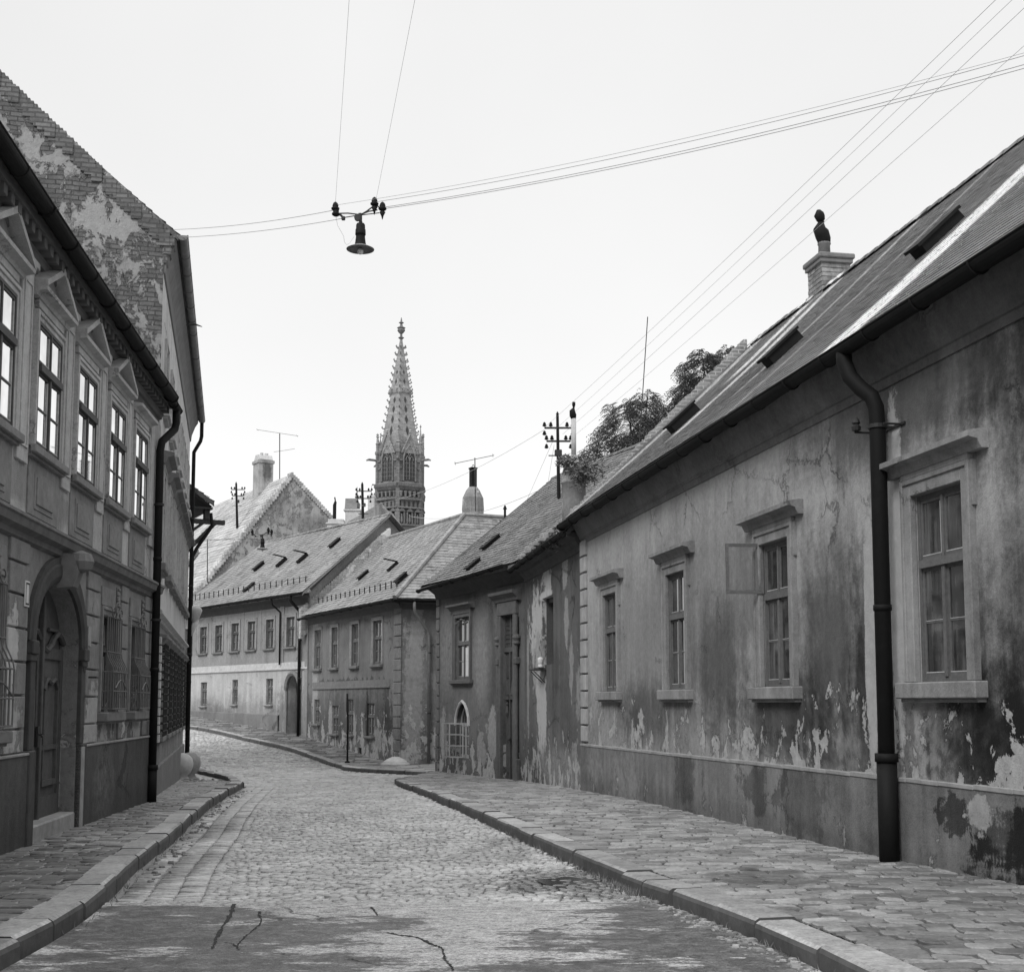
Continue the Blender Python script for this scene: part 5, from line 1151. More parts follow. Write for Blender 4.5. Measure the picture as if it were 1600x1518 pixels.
def cobblemat(name, val, attr=.45, wet=(), gloss=.55):
    g = M(name, gloss, .45); n = g.noise(22, 5, .65); n2 = g.noise(.7, 6, .65); n3 = g.noise(3.5, 5, .65)
    v = ((n-.5)*1.5+(n2-.5)*1.2+(n3-.5)*1.2+(g.noise(70, 3, .6)-.5)*.9+1.0)*val*((g.attr()-.5)*attr+1.0)
    warp = (g.noise(2.2, 8, .75)-.5)*3.4; w_ = None
    for (cx, cy, rx, ry, s_) in wet:
        d = (((g.x-cx)*(1/rx)).sq()+((g.y-cy)*(1/ry)).sq()).pw(.5)+warp; q = d.step(1.15, .85)*s_; w_ = q if w_ is None else w_.mx(q)
    if w_ is not None: v = v*(1.0-w_*.6); rough = g.noise(3, 3)*.2+gloss-.1-w_*.3
    else: rough = g.noise(3, 3)*.3+gloss-.15
    g.bump(n+n3*.6, .35, .01); return g.done(v, rough)
m_cob = cobblemat('cobblestone', .39, .38, [(.6, 12.3, .75, 1.1, 1.0), (-.1, 15.5, .4, 1.2, .5), (-3.5, 13.0, .3, 2.5, .6), (-4.2, 18, .3, 3, .5), (.95, 11.1, .25, .5, .5)])
m_slab = cobblemat('pavement_stone', .23, .8, [(-5.0, 10.0, 2.0, 4.5, .6), (-6, 18, 1.2, 5, .4), (3.6, 9.5, .8, 3.5, .35), (2.2, 11.5, .5, .7, .7), (-4.6, 12.6, .5, 1.2, .6), (3.0, 8.2, 1.0, .8, .3)], .6)
m_kerb = cobblemat('kerb_granite', .29, .6, [], .6)
road = MB()
Y = 10.45
while Y < 62:
    rd = .105 if Y < 22 else .17 if Y < 34 else .25
    if Y < 33: xl = xat(LK, Y, 0, -6.83)+.06
    else: xl = -6.8-(Y-33)*.9 if Y < 38.5 else -11.8-(Y-38.5)*1.25
    if Y < 35.2: xr = xat(RK, Y, 0, -3.2)-.05
    elif Y < 39.9: xr = -3.2+(Y-35.2)*.13+.3
    else: xr = xat(BK, Y, 0, -20)-.06
    x = xl; row = rnd.uniform(-.02, .02); gut_ = 0
    while x < xr:
        gut_ += 1
        w_ = rnd.uniform(.075, .15)*(1 if Y < 22 else 1.25 if Y < 34 else 1.8)
        if x-xl < .5 and Y < 33: w_ = .24                     # gutter courses along the kerb
        w_ = min(w_, max(.06, xr-x))
        cy = Y+row+.025*math.sin(x*1.7)+rnd.uniform(-.012, .012)
        def top(X, Y_): return rz(X, Y_)+.006*math.sin(X*3+Y_*2)+dz
        dz = rnd.uniform(-.007, .007)-(.008 if (x-xl < .3 and Y < 33) else 0)
        stone(road, x+w_/2, cy, w_-rnd.uniform(.008, .02), rd-rnd.uniform(.008, .02), top, .05, rnd.uniform(-.06, .06)-.12, rnd.uniform(.001, .005), tilt=rnd.uniform(-.02, .02), c1=.91)
        x += w_
    Y += rd
tag(road.build('road', m_cob, None, True), kind='structure')
# near asphalt strip
am = M('old_asphalt', .7, .4); n = am.noise(45, 5, .7); n2 = am.noise(.9, 8, .68); n3 = am.noise(3, 7, .7, am.vec(am.x*.6, am.y*1.4, am.z))
base = ((n-.5)*3.2+(n3-.5)*1.0+(am.noise(130, 2)-.5)*1.6+(am.noise(10, 6, .75, am.vec(am.x, am.y*1.6, am.z))-.5)*2.6+(am.noise(3.5, 8, .75)-.5)*.9+1.0)*.37
warp = (am.noise(2.4, 10, .78, am.vec(am.x*.7, am.y*1.5, am.z))-.5)*5.5+(am.noise(.8, 4, .6)-.5)*2.0
wet = None
for (cx, cy, rx, ry) in ((-2.3, 9.2, 1.35, .95), (-2.0, 7.9, 1.2, .6), (-2.6, 10.2, .8, .25), (1.25, 9.9, .7, 1.0), (1.1, 8.7, .95, .6), (.35, 7.7, .9, .35), (1.3, 7.6, .5, .6), (-.5, 7.5, .6, .2), (1.6, 8.8, .2, 1.5)):
    d = (((am.x-cx)*(1/rx)).sq()+((am.y-cy)*(1/ry)).sq()).pw(.5)+warp; q = d.step(1.12, .9); wet = q if wet is None else wet.mx(q)
wet = wet*(am.noise(6, 8, .75).step(.36, .6)*.28+.72)
v = base*(1.0-wet*.82)
cv = am.voro(.55, 'DISTANCE_TO_EDGE', am.vec(am.x+(am.noise(1.5, 5)-.5)*1.1, am.y+(am.noise(2.1, 5)-.5)*.8, 0.0)); ck = cv.step(.010, .003)*am.noise(.5, 2).step(.50, .56)
v = v*(1.0-ck*.6); am.bump(n*.9+n3*.6+am.noise(130, 2)*.5-ck*2.0, .7, .015); m_asph = am.done(v, am.noise(2, 3)*.2+.62-wet*.28)
ak = MB(); N1, N2 = 220, 40
def az(X, Y_): return rz(X, Y_)+.012+.012*math.sin(X*1.3+1)*math.sin(Y_*.9)
V = []
for j in range(N2+1):
    Y_ = -6+16.75*j/N2
    for i in range(N1+1):
        xl = xat(LK, max(Y_, 2), 0, 0)+.02; xr = xat(RK, max(Y_, 2), 0, 0)-.02; xr -= max(0, (Y_-8.3))*.03
        X = xl+(xr-xl)*i/N1; V.append((X, Y_+(.03*math.sin(X*4)+.035*math.sin(X*11+2)+.02*math.sin(X*23)+rnd.uniform(-.03, .03) if j == N2 else 0), az(X, Y_)))
ak.add(V, [(j*(N1+1)+i, j*(N1+1)+i+1, (j+1)*(N1+1)+i+1, (j+1)*(N1+1)+i) for j in range(N2) for i in range(N1)])
e = V[-(N1+1):]; ak.add(e+[(x, y+.02, z-.08) for x, y, z in e], [(i, i+1, N1+2+i, N1+1+i) for i in range(N1)])
tag(ak.build('asphalt', m_asph), kind='structure')
cr = MB()                                             # open cracks: narrow sunken ribbons
def crack(pts, w0):
    pts = smoothpoly(pts, 7); n_ = len(pts)
    for i in range(n_-1):
        (x0, y0), (x1, y1) = pts[i], pts[i+1]; dx, dy = x1-x0, y1-y0; l_ = math.hypot(dx, dy) or 1; w_ = w0*(.5+rnd.random())*(1-.6*i/n_)
        px_, py_ = -dy/l_*w_, dx/l_*w_; ox, oy = rnd.uniform(-.012, .012), rnd.uniform(-.012, .012)
        cr.quad((x0-px_+ox, y0-py_+oy, az(x0, y0)+.004), (x0+px_+ox, y0+py_+oy, az(x0, y0)+.004), (x1+px_, y1+py_, az(x1, y1)+.004), (x1-px_, y1-py_, az(x1, y1)+.004))
def gp(px, py):
    y_ = -(py-CYP)/F; d0 = ((px-800)/F, math.cos(PITCH)-y_*math.sin(PITCH), math.sin(PITCH)+y_*math.cos(PITCH)); t = 3.
    while EYE+d0[2]*t > az(d0[0]*t, d0[1]*t): t += .01
    return (d0[0]*t, d0[1]*t)
crack([gp(*p) for p in ((602, 1456), (625, 1461), (650, 1464), (672, 1474), (690, 1482), (694, 1496), (704, 1508), (708, 1517))], .014)
crack([gp(*p) for p in ((868, 1416), (862, 1430), (855, 1445), (840, 1462), (833, 1480))][:0] or [gp(*p) for p in ((366, 1412), (360, 1430), (346, 1450), (338, 1466), (332, 1482))], .018)
crack([gp(*p) for p in ((404, 1424), (408, 1440), (396, 1452), (376, 1470), (370, 1478))], .008)
crack([gp(*p) for p in ((352, 1472), (366, 1476), (374, 1484))], .008)
crack([gp(*p) for p in ((580, 1416), (586, 1424), (590, 1430))], .010)
tag(cr.build('asphalt_cracks', simple('crack_dirt', .04, .95, .4, 20, .1)), kind='structure')
# loose light rubble band between asphalt and right kerb
rb = MB()
for i in range(190):
    t = rnd.random(); Y_ = 7.2+t*3.9; X = xat(RK, Y_, 0, 0)-.05-abs(rnd.gauss(0, .10)); s_ = rnd.uniform(.01, .045)*(1 if rnd.random() < .85 else 1.8)
    stone(rb, X, Y_, s_*1.3, s_, lambda a, b: az(a, b)+s_*.25, .03, rnd.uniform(0, 3), .004)
for i in range(160):
    Y_ = 12+rnd.random()*18; X = xat(LK, Y_, 0, 0)+.08+abs(rnd.gauss(0, .12)); s_ = rnd.uniform(.015, .05); stone(rb, X, Y_, s_*1.4, s_, lambda a, b: rz(a, b)+s_*.3, .03, rnd.uniform(0, 3), .004)
tag(rb.build('gravel', m_slab), 'loose pale gravel and grit along the foot of the kerbs', 'gravel', kind='stuff')
# pavements
def pave(name, poly, y0, y1, xr_fn, row=.24, wr=(.28, .55), rot=.0, mat=m_slab):
    mb = MB(); Y_ = y0
    while Y_ < y1:
        a, b = xr_fn(Y_); rd = row*rnd.uniform(.85, 1.15); x = a+rnd.uniform(0, .0)
        mb.quad((a, Y_, pz(Y_)-.014), (b, Y_, pz(Y_)-.014), (b, Y_+rd, pz(Y_+rd)-.014), (a, Y_+rd, pz(Y_+rd)-.014), mi=1)
        while x < b-.03:
            w_ = min(rnd.uniform(*wr), b-x); w_ = b-x if b-x-w_ < .1 else w_
            dz = rnd.uniform(-.008, .006)
            stone(mb, x+w_/2, Y_+rd/2+.02*math.sin(x*2), w_-rnd.uniform(.008, .035), rd-rnd.uniform(.008, .04), lambda X, q: pz(q)+dz, .09, rot+rnd.uniform(-.06, .06), .001, tilt=rnd.uniform(-.03, .03), c1=.93)
            x += w_
        Y_ += rd
    return tag(mb.build(name, [mat, m_bed], None, False), kind='structure')
m_bed = simple('pavement_bed_dirt', .075, .95, .6, 6, .4)
def lx(Y_):
    inner = xat(LK, Y_, 0, -6.83)-.31
    if Y_ < 22.48: wl = L.o[0]+(L.o[1]-Y_)/-L.d[1]*L.d[0]
    else: wl = L2.o[0]+(Y_-L2.o[1])/L2.d[1]*L2.d[0]
    return wl-.3, inner
def lx2(Y_): a, b = lx(min(Y_, 32.9)); wl = L2.o[0]+(Y_-L2.o[1])/L2.d[1]*L2.d[0]; return (wl-.3 if Y_ < 37.6 else -9.8-(Y_-37.6)*1.2), -6.9-(Y_-32.9)*.9
pave('pavement_left', None, 1.5, 32.9, lx, .155, (.14, .36)); pave('pavement_left_end', None, 32.9, 40, lx2, .24, (.3, .5))
def rx(Y_):
    inner = xat(RK, Y_, 0, -3.21)+.31
    if Y_ < 26.46: wr_ = F1.o[0]+(Y_-F1.o[1])/F1.d[1]*F1.d[0]
    elif Y_ < 33.79: wr_ = F2.o[0]+(Y_-F2.o[1])/F2.d[1]*F2.d[0]
    else: wr_ = F3.o[0]+(Y_-F3.o[1])/F3.d[1]*F3.d[0]
    return inner, wr_+.25
pave('pavement_right', None, 1.5, 35.2, rx, .16, (.15, .40))
def rx2(Y_): wr_ = F3.o[0]+(Y_-F3.o[1])/F3.d[1]*F3.d[0]; return -3.15+(Y_-35.2)*.13, wr_+.25
pave('pavement_right_end', None, 35.2, 40.2, rx2, .24, (.25, .5))
def bx(Y_):
    if Y_ < 44.5: wr_ = -3.0+(Y_-40)*.4
    elif Y_ < 53.97: wr_ = FB.o[0]+(Y_-FB.o[1])/FB.d[1]*FB.d[0]
    else: wr_ = FA.o[0]+(Y_-FA.o[1])/FA.d[1]*FA.d[0]
    return xat(BK, Y_, 0, -30)+.2, wr_+.3
pave('pavement_far', None, 39.9, 72, bx, .4, (.4, .8))
def kerb(name, line, side, w_=.3, seg=(.55, 1.15), mat=m_kerb, drop=.14):
    mb = MB(); cum = [0]
    for (a, b), (c, d) in zip(line, line[1:]): cum.append(cum[-1]+math.hypot(c-a, d-b))
    def pt(s):
        s = min(max(s, 0), cum[-1]-1e-6)
        for i in range(len(cum)-1):
            if s <= cum[i+1]:
                t = (s-cum[i])/(cum[i+1]-cum[i]); return Vector((line[i][0]+(line[i+1][0]-line[i][0])*t, line[i][1]+(line[i+1][1]-line[i][1])*t, 0))
    s = 0
    while s < cum[-1]-.1:
        e = min(s+rnd.uniform(*seg), cum[-1]); a, b = pt(s+.012), pt(e-.012); n_ = Vector((-(b-a).y, (b-a).x, 0)).normalized()*side; ww = w_+rnd.uniform(-.015, .015); dz = rnd.uniform(-.013, .010); dz2 = dz+rnd.uniform(-.008, .008); off = rnd.uniform(-.018, .018)
        V = []
        for (p, dd, z_) in ((a, dz, 0), (b, dz2, 0)):
            zt_ = pz(p.y)+.012+dd
            for (o_, z2) in ((0, -.25), (.0, -.045), (.012, -.018), (.04, 0), (ww-.02, .002), (ww, -.015), (ww, -.12)):
                q = p+n_*(o_+off); V.append((q.x, q.y, zt_+z2))
        n7 = 7; t_ = Vector((b-a)).normalized()*.012
        # end chamfers
        V2 = [Vector(v_) for v_ in V]; 
        mb.add(V2, [(i, i+1, n7+i+1, n7+i) for i in range(n7-1)]+[tuple(range(n7)), tuple(range(n7, 2*n7))])
        s = e
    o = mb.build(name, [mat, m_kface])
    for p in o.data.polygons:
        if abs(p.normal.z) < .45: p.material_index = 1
    return tag(o, kind='structure')
m_kface = simple('kerb_face_dirt_shade', .10, .95, .6, 7, .6, streak=.5)  # wet dirt tone, with the side shadow of the kerb painted in
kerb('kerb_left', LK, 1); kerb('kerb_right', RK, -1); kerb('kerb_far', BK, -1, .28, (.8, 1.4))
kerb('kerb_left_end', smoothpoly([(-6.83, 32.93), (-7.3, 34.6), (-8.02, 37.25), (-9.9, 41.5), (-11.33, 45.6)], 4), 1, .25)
# dark water in a sunken patch by the kerb
pk = MB(); pts = []
for i in range(26):
    t = 2*math.pi*i/26; r = 1+.16*math.sin(3*t+1)+.12*math.sin(5*t)+.08*math.sin(8*t); X = .60+.36*r*math.cos(t); Y_ = 12.15+.42*r*math.sin(t); pts.append((X, Y_, rz(X, 12.15)+.004))
pk.add(pts, [tuple(range(26))]); g = M('puddle_water', .12, .5); g.b.inputs['IOR'].default_value = 1.33; m_pud = g.done(g.noise(3, 3)*.01+.025)
tag(pk.build('puddle', m_pud), kind='structure')

# ================================================================== street lamps on span wires
def insul(mb, p, s=1.0, up=1):
    mb.lathe([(.01*s, 0), (.045*s, .01*s), (.075*s, .03*s), (.08*s, .06*s), (.05*s, .075*s), (.06*s, .10*s), (.045*s, .15*s), (.015*s, .18*s)], p, 10)
def lamp(name, c, label, s=1.0):
    """c: centre of the shade rim"""
    t = empty(name, c); t.scale = (s, s, s); tag(t, label, 'street lamp')
    k = MB(); k.lathe([(.005, .02), (.06, .04), (.20, .02), (.222, .0), (.225, .006), (.14, .05), (.10, .06)], n=28); sh = k.build('lamp_shade', m_zinc, t, True)
    k = MB(); k.lathe([(.10, .055), (.095, .07), (.085, .12), (.075, .2), (.073, .24), (.085, .245), (.085, .26), (.082, .33), (.075, .335), (.072, .41), (.06, .43), (.03, .44), (.028, .47)], n=20); k.build('housing', m_metal, t, True)
    k = MB(); k.lathe([(.03, .02), (.045, -.01), (.05, -.04), (.035, -.07), (.01, -.08)], n=12); g_ = M('milk_glass', .2, .5); k.build('bulb', g_.done(g_.noise(3, 1)*.05+.6), t, True)
    k = MB(); k.tube([(0, 0, .45), (-.005, 0, .52), (-.01, 0, .6)], [.022, .03, .03], 8); k.tube([(-.05, -.025, .53), (-.05, .025, .53)], .055, 12)
    for (a, b) in (((-.01, 0, .58), (-.40, 0, .6)), ((-.01, 0, .58), (.27, 0, .66))):
        k.tube([a, ((a[0]+b[0])/2, 0, (a[2]+b[2])/2+.015), b], .011, 6)
    k.tube([(.0, 0, .58), (.1, 0, .64), (.2, 0, .72), (.28, 0, .72), (.33, 0, .66)], .012, 6)
    k.tube([(-.28, 0, .53), (-.1, 0, .56), (.3, 0, .61)], .009, 5); k.tube([(-.40, 0, .6), (-.33, 0, .58), (-.28, 0, .53)], .02, 6); k.box(-.31, -.25, -.03, .03, .49, .55, .01)
    k.build('hanger', m_iron, t)
    for p in ((-.41, 0, .64), (-.40, 0, .55), (.22, 0, .72), (.35, 0, .64)):
        k = MB(); insul(k, p, .85)
        if p[0] > 0: k.lathe([(.005, -.14), (.02, -.08), (.05, -.02), (.03, 0)], p, 8)
        k.build('insulator', m_metal, t, True)
    k = MB(); k.tube([(-.40, 0, .55), (-.37, 0, .4), (-.27, 0, .22), (-.26, .01, .13), (-.22, .01, .08), (-.17, 0, .11), (-.1, 0, .22)], .0025, 4)
    k.build('lead_wire', m_wire, t)
    return t
lc = at(563, 390, 20)
lamp('street_lamp', lc, 'large enamelled street lamp hanging from wires over the middle of the road')
fc = at(410, 858, 50); lamp('street_lamp', fc, 'small distant street lamp hanging in front of the pale gable wall')
def wire(name, a, b, sag, r, label, cat='wire', group=None, mat=None, n=24):
    a, b = Vector(a), Vector(b); k = MB()
    k.tube([a.lerp(b, i/n)-Vector((0, 0, 4*sag*(i/n)*(1-i/n))) for i in range(n+1)], r, 5)
    return tag(k.build(name, mat or m_wire, None, True), label, cat, group)
A_ = lambda dx, dz: lc+Vector((dx, 0, dz))
G1 = 'span wires carrying the near lamp'
lw = at(268, 359, 22.6); lw2 = at(283, 371, 22.5)
wire('span_wire', lw, A_(-.41, .66), .06, .005, 'upper span wire from the left fire wall to the near lamp', group=G1)
wire('span_wire', lw2, A_(-.28, .52), .05, .005, 'lower span wire from the left eaves to the near lamp', group=G1)
for (pa, px, py, r, l) in (((-.40, .74), 1640, 72, .003, 'topmost thin span wire from the near lamp to the right roof'), ((.22, .79), 1640, 76, .0045, 'second span wire from the near lamp to the right roof'), ((.35, .70), 1640, 90, .005, 'third span wire from the near lamp to the right roof'), ((.38, .68), 1640, 96, .005, 'lowest span wire from the near lamp to the right roof')):
    wire('span_wire', A_(*pa), at(px, py, 14.6), .16, r, l, group=G1)
wire('feed_wire', A_(-.41, .8), (2.8, -15, lc.z+.2), .25, .0022, 'left thin feed wire running from the near lamp over the viewer', group='feed wires over the road', mat=m_wire2)
wire('feed_wire', A_(.25, .86), (3.9, -15, lc.z+.2), .25, .0022, 'right thin feed wire running from the near lamp over the viewer', group='feed wires over the road', mat=m_wire2)
# roof poles
def pole(name, x, ytop, ybot, Y, label, s=1.0, r=.05):
    a = at(x, ybot, Y); b = at(x-2, ytop, Y); t = empty(name, a); tag(t, label, 'utility pole'); H_ = b.z-a.z
    k = MB(); k.tube([(0, 0, -.5), (b.x-a.x, 0, H_)], [r, r*.75], 8); k.lathe([(.01, 0), (.05, .02), (.01, .1)], (b.x-a.x, 0, H_), 6); k.build('pole', m_metal, t)
    for dz, w_ in ((.42*s, .42*s), (.82*s, .36*s)):
        k = MB(); k.box(-w_, w_, -.03, .03, H_-dz, H_-dz+.05*s); k.build('crossarm', m_iron, t)
        for x_ in (-w_, w_, -w_*.55, w_*.6):
            k = MB(); insul(k, (x_, 0, H_-dz+.06*s), .8*s); k.build('insulator', m_metal, t)
            if abs(x_) > w_*.9:
                k = MB(); insul(k, (x_, 0, H_-dz-.2*s), .8*s); k.build('insulator', m_metal, t)
    k = MB(); k.box(-.12*s, .10*s, -.05, .05, H_-1.25*s, H_-1.05*s, .02); k.box(-.3*s, .25*s, -.015, .015, H_*.38, H_*.38+.03); k.build('clamp', m_iron, t)
    return a, b
pa, pb = pole('roof_pole', 873, 648, 752, 37.5, 'tall roof pole with two crossarms of insulators beside the slender white flue', 1.0, .055)
pole('roof_pole', 568, 756, 832, 62, 'roof pole with one crossarm standing in front of the church tower', .9, .08)
pole('roof_pole', 371, 755, 812, 76, 'thin roof pole on the slope of the pale gabled house', .95, .08)
G2 = 'overhead wires rising to the right'
for i, (px, py, Y_, dx) in enumerate(((1530, 12, 13.5, 0), (1570, -2, 13.5, .0), (1598, 2, 13.5, 0), (1604, 55, 13, 0))):
    e = at(px, py, Y_); s_ = pb+Vector((-.35+.25*i, 0, -.35-.12*i)); d_ = (e-s_)*1.35
    wire('overhead_wire', s_, s_+d_, .12, .003, ['leftmost', 'second from the left', 'third from the left', 'rightmost'][i]+' of the four long wires rising to the top right corner', group=G2, mat=m_wire2 if i % 2 else m_wire)
G3 = 'faint wires between the roof poles'
wire('overhead_wire', pb+Vector((-.4, 0, -.45)), at(560, 790, 62), .5, .006, 'faint upper wire between the tall roof pole and the pole before the tower', group=G3, mat=m_wire2)
wire('overhead_wire', pb+Vector((0, 0, -2.0)), at(640, 806, 62), .5, .008, 'faint lower wire between the tall roof pole and the church tower', group=G3, mat=m_wire2)
wire('guy_wire', pb+Vector((-.1, 0, -.7)), at(815, 800, 40), 0, .005, 'left guy wire slanting from the tall roof pole down to the roof', group='guy wires of the tall pole', mat=m_wire2)
wire('guy_wire', pb+Vector((-.1, 0, -.9)), at(853, 775, 38.5), 0, .005, 'right guy wire dropping from the tall roof pole to the roof', group='guy wires of the tall pole', mat=m_wire2)
fl = at(300, 850, 52)
wire('span_wire', at(305, 846, 45), fc+Vector((-.4, 0, .6)), .05, .008, 'upper span wire of the distant lamp on its left', group='span wires of the distant lamp')
wire('span_wire', at(305, 856, 45), fc+Vector((-.3, 0, .5)), .08, .008, 'lower span wire of the distant lamp on its left', group='span wires of the distant lamp')
wire('span_wire', fc+Vector((.35, 0, .65)), at(470, 853, 56), .02, .008, 'short span wire of the distant lamp on its right', group='span wires of the distant lamp')
wire('chimney_stay', at(547, 812, 71.5), at(535, 845, 68), 0, .012, 'short dark stay wire slanting left beside the roof pole before the tower')
# antennas
def antenna(name, x, ytop, ybot, Y, arm, label, extra=True, lean=0):
    a = at(x, ybot, Y); b = at(x+lean, ytop, Y); t = empty(name, a); tag(t, label, 'antenna'); k = MB(); k.tube([(0, 0, -.2), (b.x-a.x, 0, b.z-a.z)], .0016*Y/4, 5); k.build('mast', m_iron, t)
    if arm:
        k = MB(); l0, r0 = at(*arm[0], Y)-a, at(*arm[1], Y)-a; k.tube([l0, r0], .012, 5)
        for f in (0.02, .97): p = l0.lerp(r0, f); k.tube([p+Vector((0, -.3, 0)), p+Vector((0, .3, 0))], .008, 4)
        k.build('boom', m_iron, t)
    return t
t = antenna('roof_antenna', 437, 677, 752, 78, ((401, 671), (466, 681)), 'wide television aerial on the ridge beside the big chimney')
k = MB(); k.tube([(0, 0, 1.9), (.9, 0, 2.05)], .015, 4); k.tube([(0, 0, 1.9), (-.4, 0, 1.85)], .015, 4); k.build('lower_boom', m_wire, t)
antenna('roof_antenna', 743, 715, 790, 47, ((710, 724), (772, 711)), 'slanted aerial on the domed chimney of the corner house', lean=-1)
antenna('antenna_mast', 994, 495, 760, 44, None, 'tall thin leaning mast rising out of the nearer tree', lean=18)
k = MB(); a = at(437, 740, 0.0+75)
antenna('roof_antenna', 324, 843, 903, 60, ((300, 843), (403, 842)), 'thin aerial mast on the tiled roof left of the distant lamp')
# small roof vent pipe of the corner house
a = at(789, 812, 47); k = MB(); k.tube([(0, 0, -.3), (0, 0, .45)], .05, 6); k.tube([(-.2, 0, -.05), (.04, 0, -.05)], .03, 6); k.lathe([(.08, .4), (.02, .55)], n=8); k.build('vent_pipe', m_metal, None, False, a); tag(bpy.data.objects['vent_pipe'], 'small dark vent pipe on the hipped roof', 'vent pipe')
# iron bird-like hook on left eave
a = at(303, 508, 24.5); k = MB(); k.tube([(-.15, 0, .0), (.02, 0, .02), (.16, 0, -.03)], [.01, .022, .008], 6); tag(k.build('gutter_spike', m_iron, None, False, a), 'short iron spike sticking out from the left eaves against the sky', 'spike')

# ================================================================== trees and weeds
m_leaf = M('leaf', .6, .35); _n = m_leaf.noise(2.0, 3); _v = ((m_leaf.attr()-.5)*.9+1.0)*((_n-.5)*.4+1.0)*.16
mm_leaf = m_leaf.done(_v)
m_bark = simple('bark', .09, .9, .5, 12, .6)
def tree(name, base, blobs, label, leaf=.17, n=2600, trunk_r=.14):
    t = empty(name, base); tag(t, label, 'tree')
    k = MB(); fork = Vector(blobs[0][0])*.72
    k.tube([(0, 0, -.3), fork*.35+Vector((.1, 0, 0)), fork*.7, fork], [trunk_r*1.3, trunk_r, trunk_r*.8, trunk_r*.6], 9); tr = k.build('trunk', m_bark, t, True)
    for (c, r) in blobs:
        c = Vector(c); k = MB(); k.tube([fork*.8, fork.lerp(c, .5)+Vector((rnd.uniform(-.2, .2), rnd.uniform(-.2, .2), .1)), c], [trunk_r*.5, trunk_r*.3, .02], 6)
        for i in range(7):
            d_ = Vector((rnd.gauss(0, 1), rnd.gauss(0, 1), rnd.gauss(.2, .8))).normalized(); k.tube([c-d_*r*.1, c+d_*r*.45, c+d_*r*.9+Vector((0, 0, .05))], [.025, .014, .006], 4)
        k.build('limb', m_bark, t)
    k = MB()
    tot = sum(r**2 for c, r in blobs)
    for (c, r) in blobs:
        c = Vector(c)
        for i in range(int(n*r*r/tot)):
            d_ = Vector((rnd.gauss(0, 1), rnd.gauss(0, 1), rnd.gauss(0, 1))).normalized(); rad = r*(.35+.65*rnd.random()**.5)*(1+.18*math.sin(d_.x*5+d_.z*4+r*7))
            p = c+Vector((d_.x*rad, d_.y*rad, d_.z*rad*.85))
            # a drooping compound leaf: stalk with leaflets
            out = Vector((d_.x, d_.y, .15)).normalized(); a_ = rnd.random()*6.28; out = (out+Vector((math.cos(a_), math.sin(a_), 0))*.6).normalized(); L_ = leaf*rnd.uniform(1.2, 2.4); side = out.cross(Vector((0, 0, 1))).normalized(); val = rnd.random()
            for j in range(5):
                f = (j+.5)/5; q = p+out*L_*f+Vector((0, 0, -.9*L_*f*f)); 
                for s_ in (-1, 1):
                    l_ = leaf*rnd.uniform(.5, .8); tip = q+side*s_*l_*.8+out*l_*.35+Vector((0, 0, -l_*.55)); w_ = out*l_*.16
                    k.add([q, q.lerp(tip, .5)+w_, tip, q.lerp(tip, .5)-w_], [(0, 1, 2, 3)], a=min(1, max(0, val+rnd.uniform(-.2, .2))))
    k.build('crown', mm_leaf, t)
    return t
def blobw(px, py, Y_, r, base): v_ = at(px, py, Y_); return (v_-base, r)
b1 = Vector((4.6, 48.5, -.5))
tree('garden_tree', b1, [blobw(985, 665, 48.5, 1.15, b1), blobw(955, 705, 48, .95, b1), blobw(1010, 635, 48.5, .72, b1), blobw(1020, 690, 49, 1.0, b1), blobw(1045, 665, 49, .6, b1), blobw(925, 725, 48, .6, b1), blobw(965, 735, 48.5, .8, b1), blobw(1060, 730, 49, 1.2, b1)], 'leafy tree with drooping leaves behind the roofs, the nearer one pierced by the thin mast', .165, n=5200)
b2 = Vector((7.1, 48, -.4))
tree('garden_tree', b2, [blobw(1100, 578, 48, .85, b2), blobw(1085, 615, 48, .8, b2), blobw(1135, 565, 48, .6, b2), blobw(1070, 640, 48.5, .6, b2), blobw(1120, 640, 48.5, 1.3, b2)], 'leafy tree higher up against the sky, right of the mast beside the roof edge', .165, n=4600)
def weeds(name, pts, label, cat, leaf=.07, n=90):
    k = MB(); o_ = Vector(pts[0][0])
    for (c, r) in pts:
        c = Vector(c)-o_
        for i in range(n):
            d_ = Vector((rnd.gauss(0, 1), rnd.gauss(0, 1), rnd.gauss(.3, .8))).normalized(); p = c+d_*r*rnd.random()**.6; q = p+Vector((rnd.uniform(-1, 1), rnd.uniform(-1, 1), rnd.uniform(-.6, .8)))*leaf*1.6; s_ = Vector((rnd.uniform(-1, 1), rnd.uniform(-1, 1), rnd.uniform(-.3, .3))).normalized()*leaf*.3
            k.add([p, p.lerp(q, .5)+s_, q, p.lerp(q, .5)-s_], [(0, 1, 2, 3)])
        for i in range(6): d_ = Vector((rnd.gauss(0, 1), rnd.gauss(0, 1), abs(rnd.gauss(0, 1)))).normalized(); k.tube([c-Vector((0, 0, r*.6)), c+d_*r*.8], [.012, .004], 4)
    return tag(k.build(name, mm_leaf, None, False, o_), label, cat)
weeds('climbing_plant', [(at(896, 728, 31), .3), (at(910, 735, 30.6), .36), (at(925, 738, 30.4), .4), (at(908, 750, 30.6), .25), (at(882, 722, 31.2), .18)], 'leafy climber hanging over the round plastered chimney', 'climbing plant', .09, 260)
weeds('roof_weeds', [(at(880, 828, 27.2), .22), (at(872, 845, 27.8), .22), (at(890, 820, 27), .2), (at(863, 852, 28.5), .16), (at(898, 818, 26.8), .12)], 'tuft of weeds growing in the roof gutter beside the rubble', 'weeds', .06, 130)

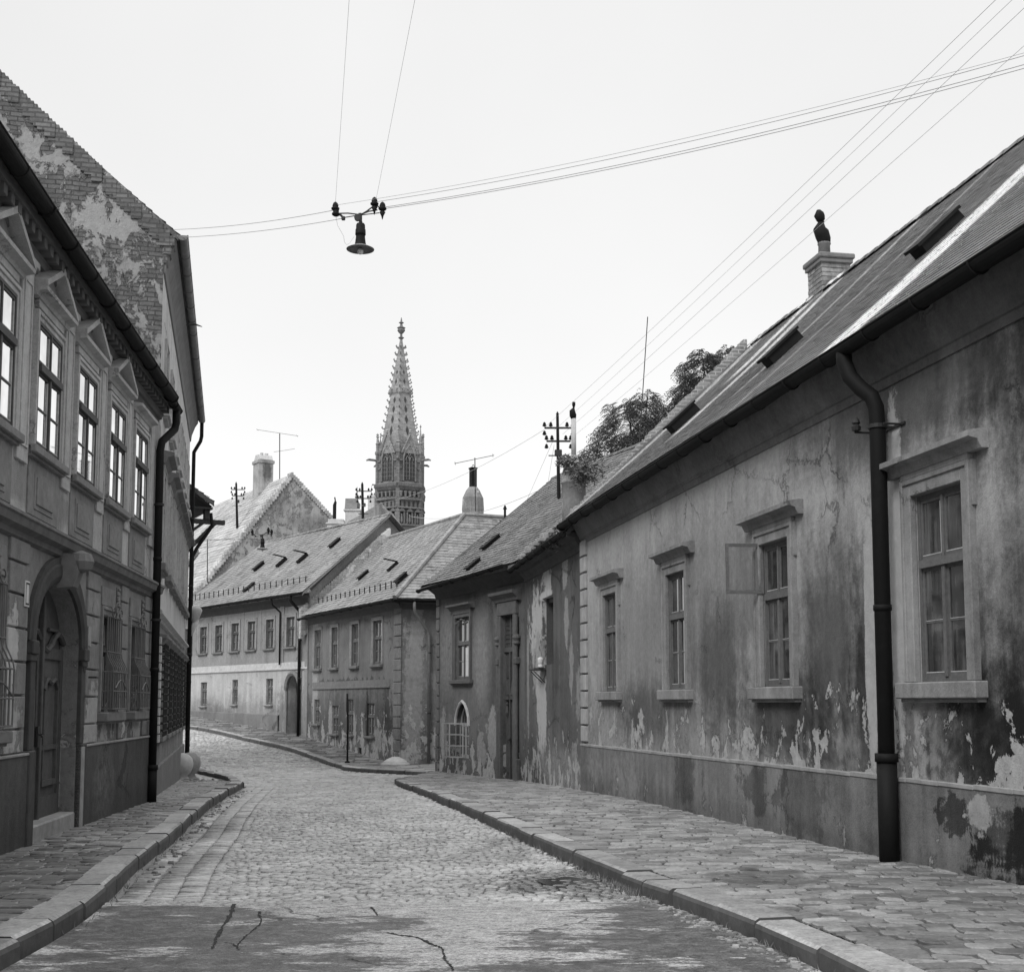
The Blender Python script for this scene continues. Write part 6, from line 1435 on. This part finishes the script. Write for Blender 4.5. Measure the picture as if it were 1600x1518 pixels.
# ================================================================== small street things
p = Vector((-5.75, 45.1, pz(45.1))); t = empty('street_post', p); tag(t, 'thin dark street post standing alone at the far kerb', 'post')
k = MB(); k.tube([(0, 0, -.1), (.0, 0, 1.4), (-.03, 0, 2.38)], [.035, .032, .03], 8); k.lathe([(.09, -.05), (.09, .03), (.04, .06)], n=10); k.build('pole', m_metal, t)
k = MB(); k.box(-.06, .0, -.03, .03, 1.75, 2.4, .01); k.build('strap', m_iron, t)
k = MB(); k.lathe([(.42, -.05), (.45, .04), (.38, .12), (.28, .18), (.12, .25), (.02, .26)], (0, 0, 0), 14); k.lathe([(.5, -.06), (.52, .02), (.44, .05)], (0, 0, 0), 14)
o = k.build('corner_stone', m_stone_l, None, True, (-4.0, 44.35, pz(44.4))); tag(o, 'low pale rounded stone lying on the pavement at the house corner', 'stone')
k = MB()
for i in range(16):
    x, y = rnd.gauss(0, .28), rnd.gauss(0, .5); s_ = rnd.uniform(.03, .09); stone(k, x, y, s_*2, s_, lambda a, b: s_*.4, .06, rnd.uniform(0, 3), .01)
    if i < 4: k.box(x-.2, x+.15, y-.02, y+.02, .01, .04)
tag(k.build('litter_heap', m_stone, None, False, (-8.1, 33.6, pz(33.6))), 'scattered broken plaster bits and sticks lying on the left pavement', 'rubble', kind='stuff')
k = MB()
for i in range(800):
    s_ = rnd.random()
    if s_ < .55: Y_ = 11.2+abs(rnd.gauss(0, 1.1))*rnd.choice((1, .5)); X = xat(RK, Y_, 0, 0)-.03-abs(rnd.gauss(0, .05))
    elif s_ < .75: Y_ = rnd.uniform(7, 18); X = xat(RK, Y_, 0, 0)-.02-abs(rnd.gauss(0, .025))
    else: Y_ = rnd.uniform(9, 26); X = xat(LK, Y_, 0, 0)+.02+abs(rnd.gauss(0, .03))
    z = rz(X, Y_); a_ = rnd.random()*6.28; h_ = rnd.uniform(.02, .07); w_ = .004
    k.add([(X-w_, Y_, z), (X+w_, Y_, z), (X+math.cos(a_)*h_*.6, Y_+math.sin(a_)*h_*.6, z+h_)], [(0, 1, 2)])
tag(k.build('kerb_grass', mm_leaf), 'sparse short grass and moss in the gutter at the foot of the kerbs', 'grass', kind='stuff')
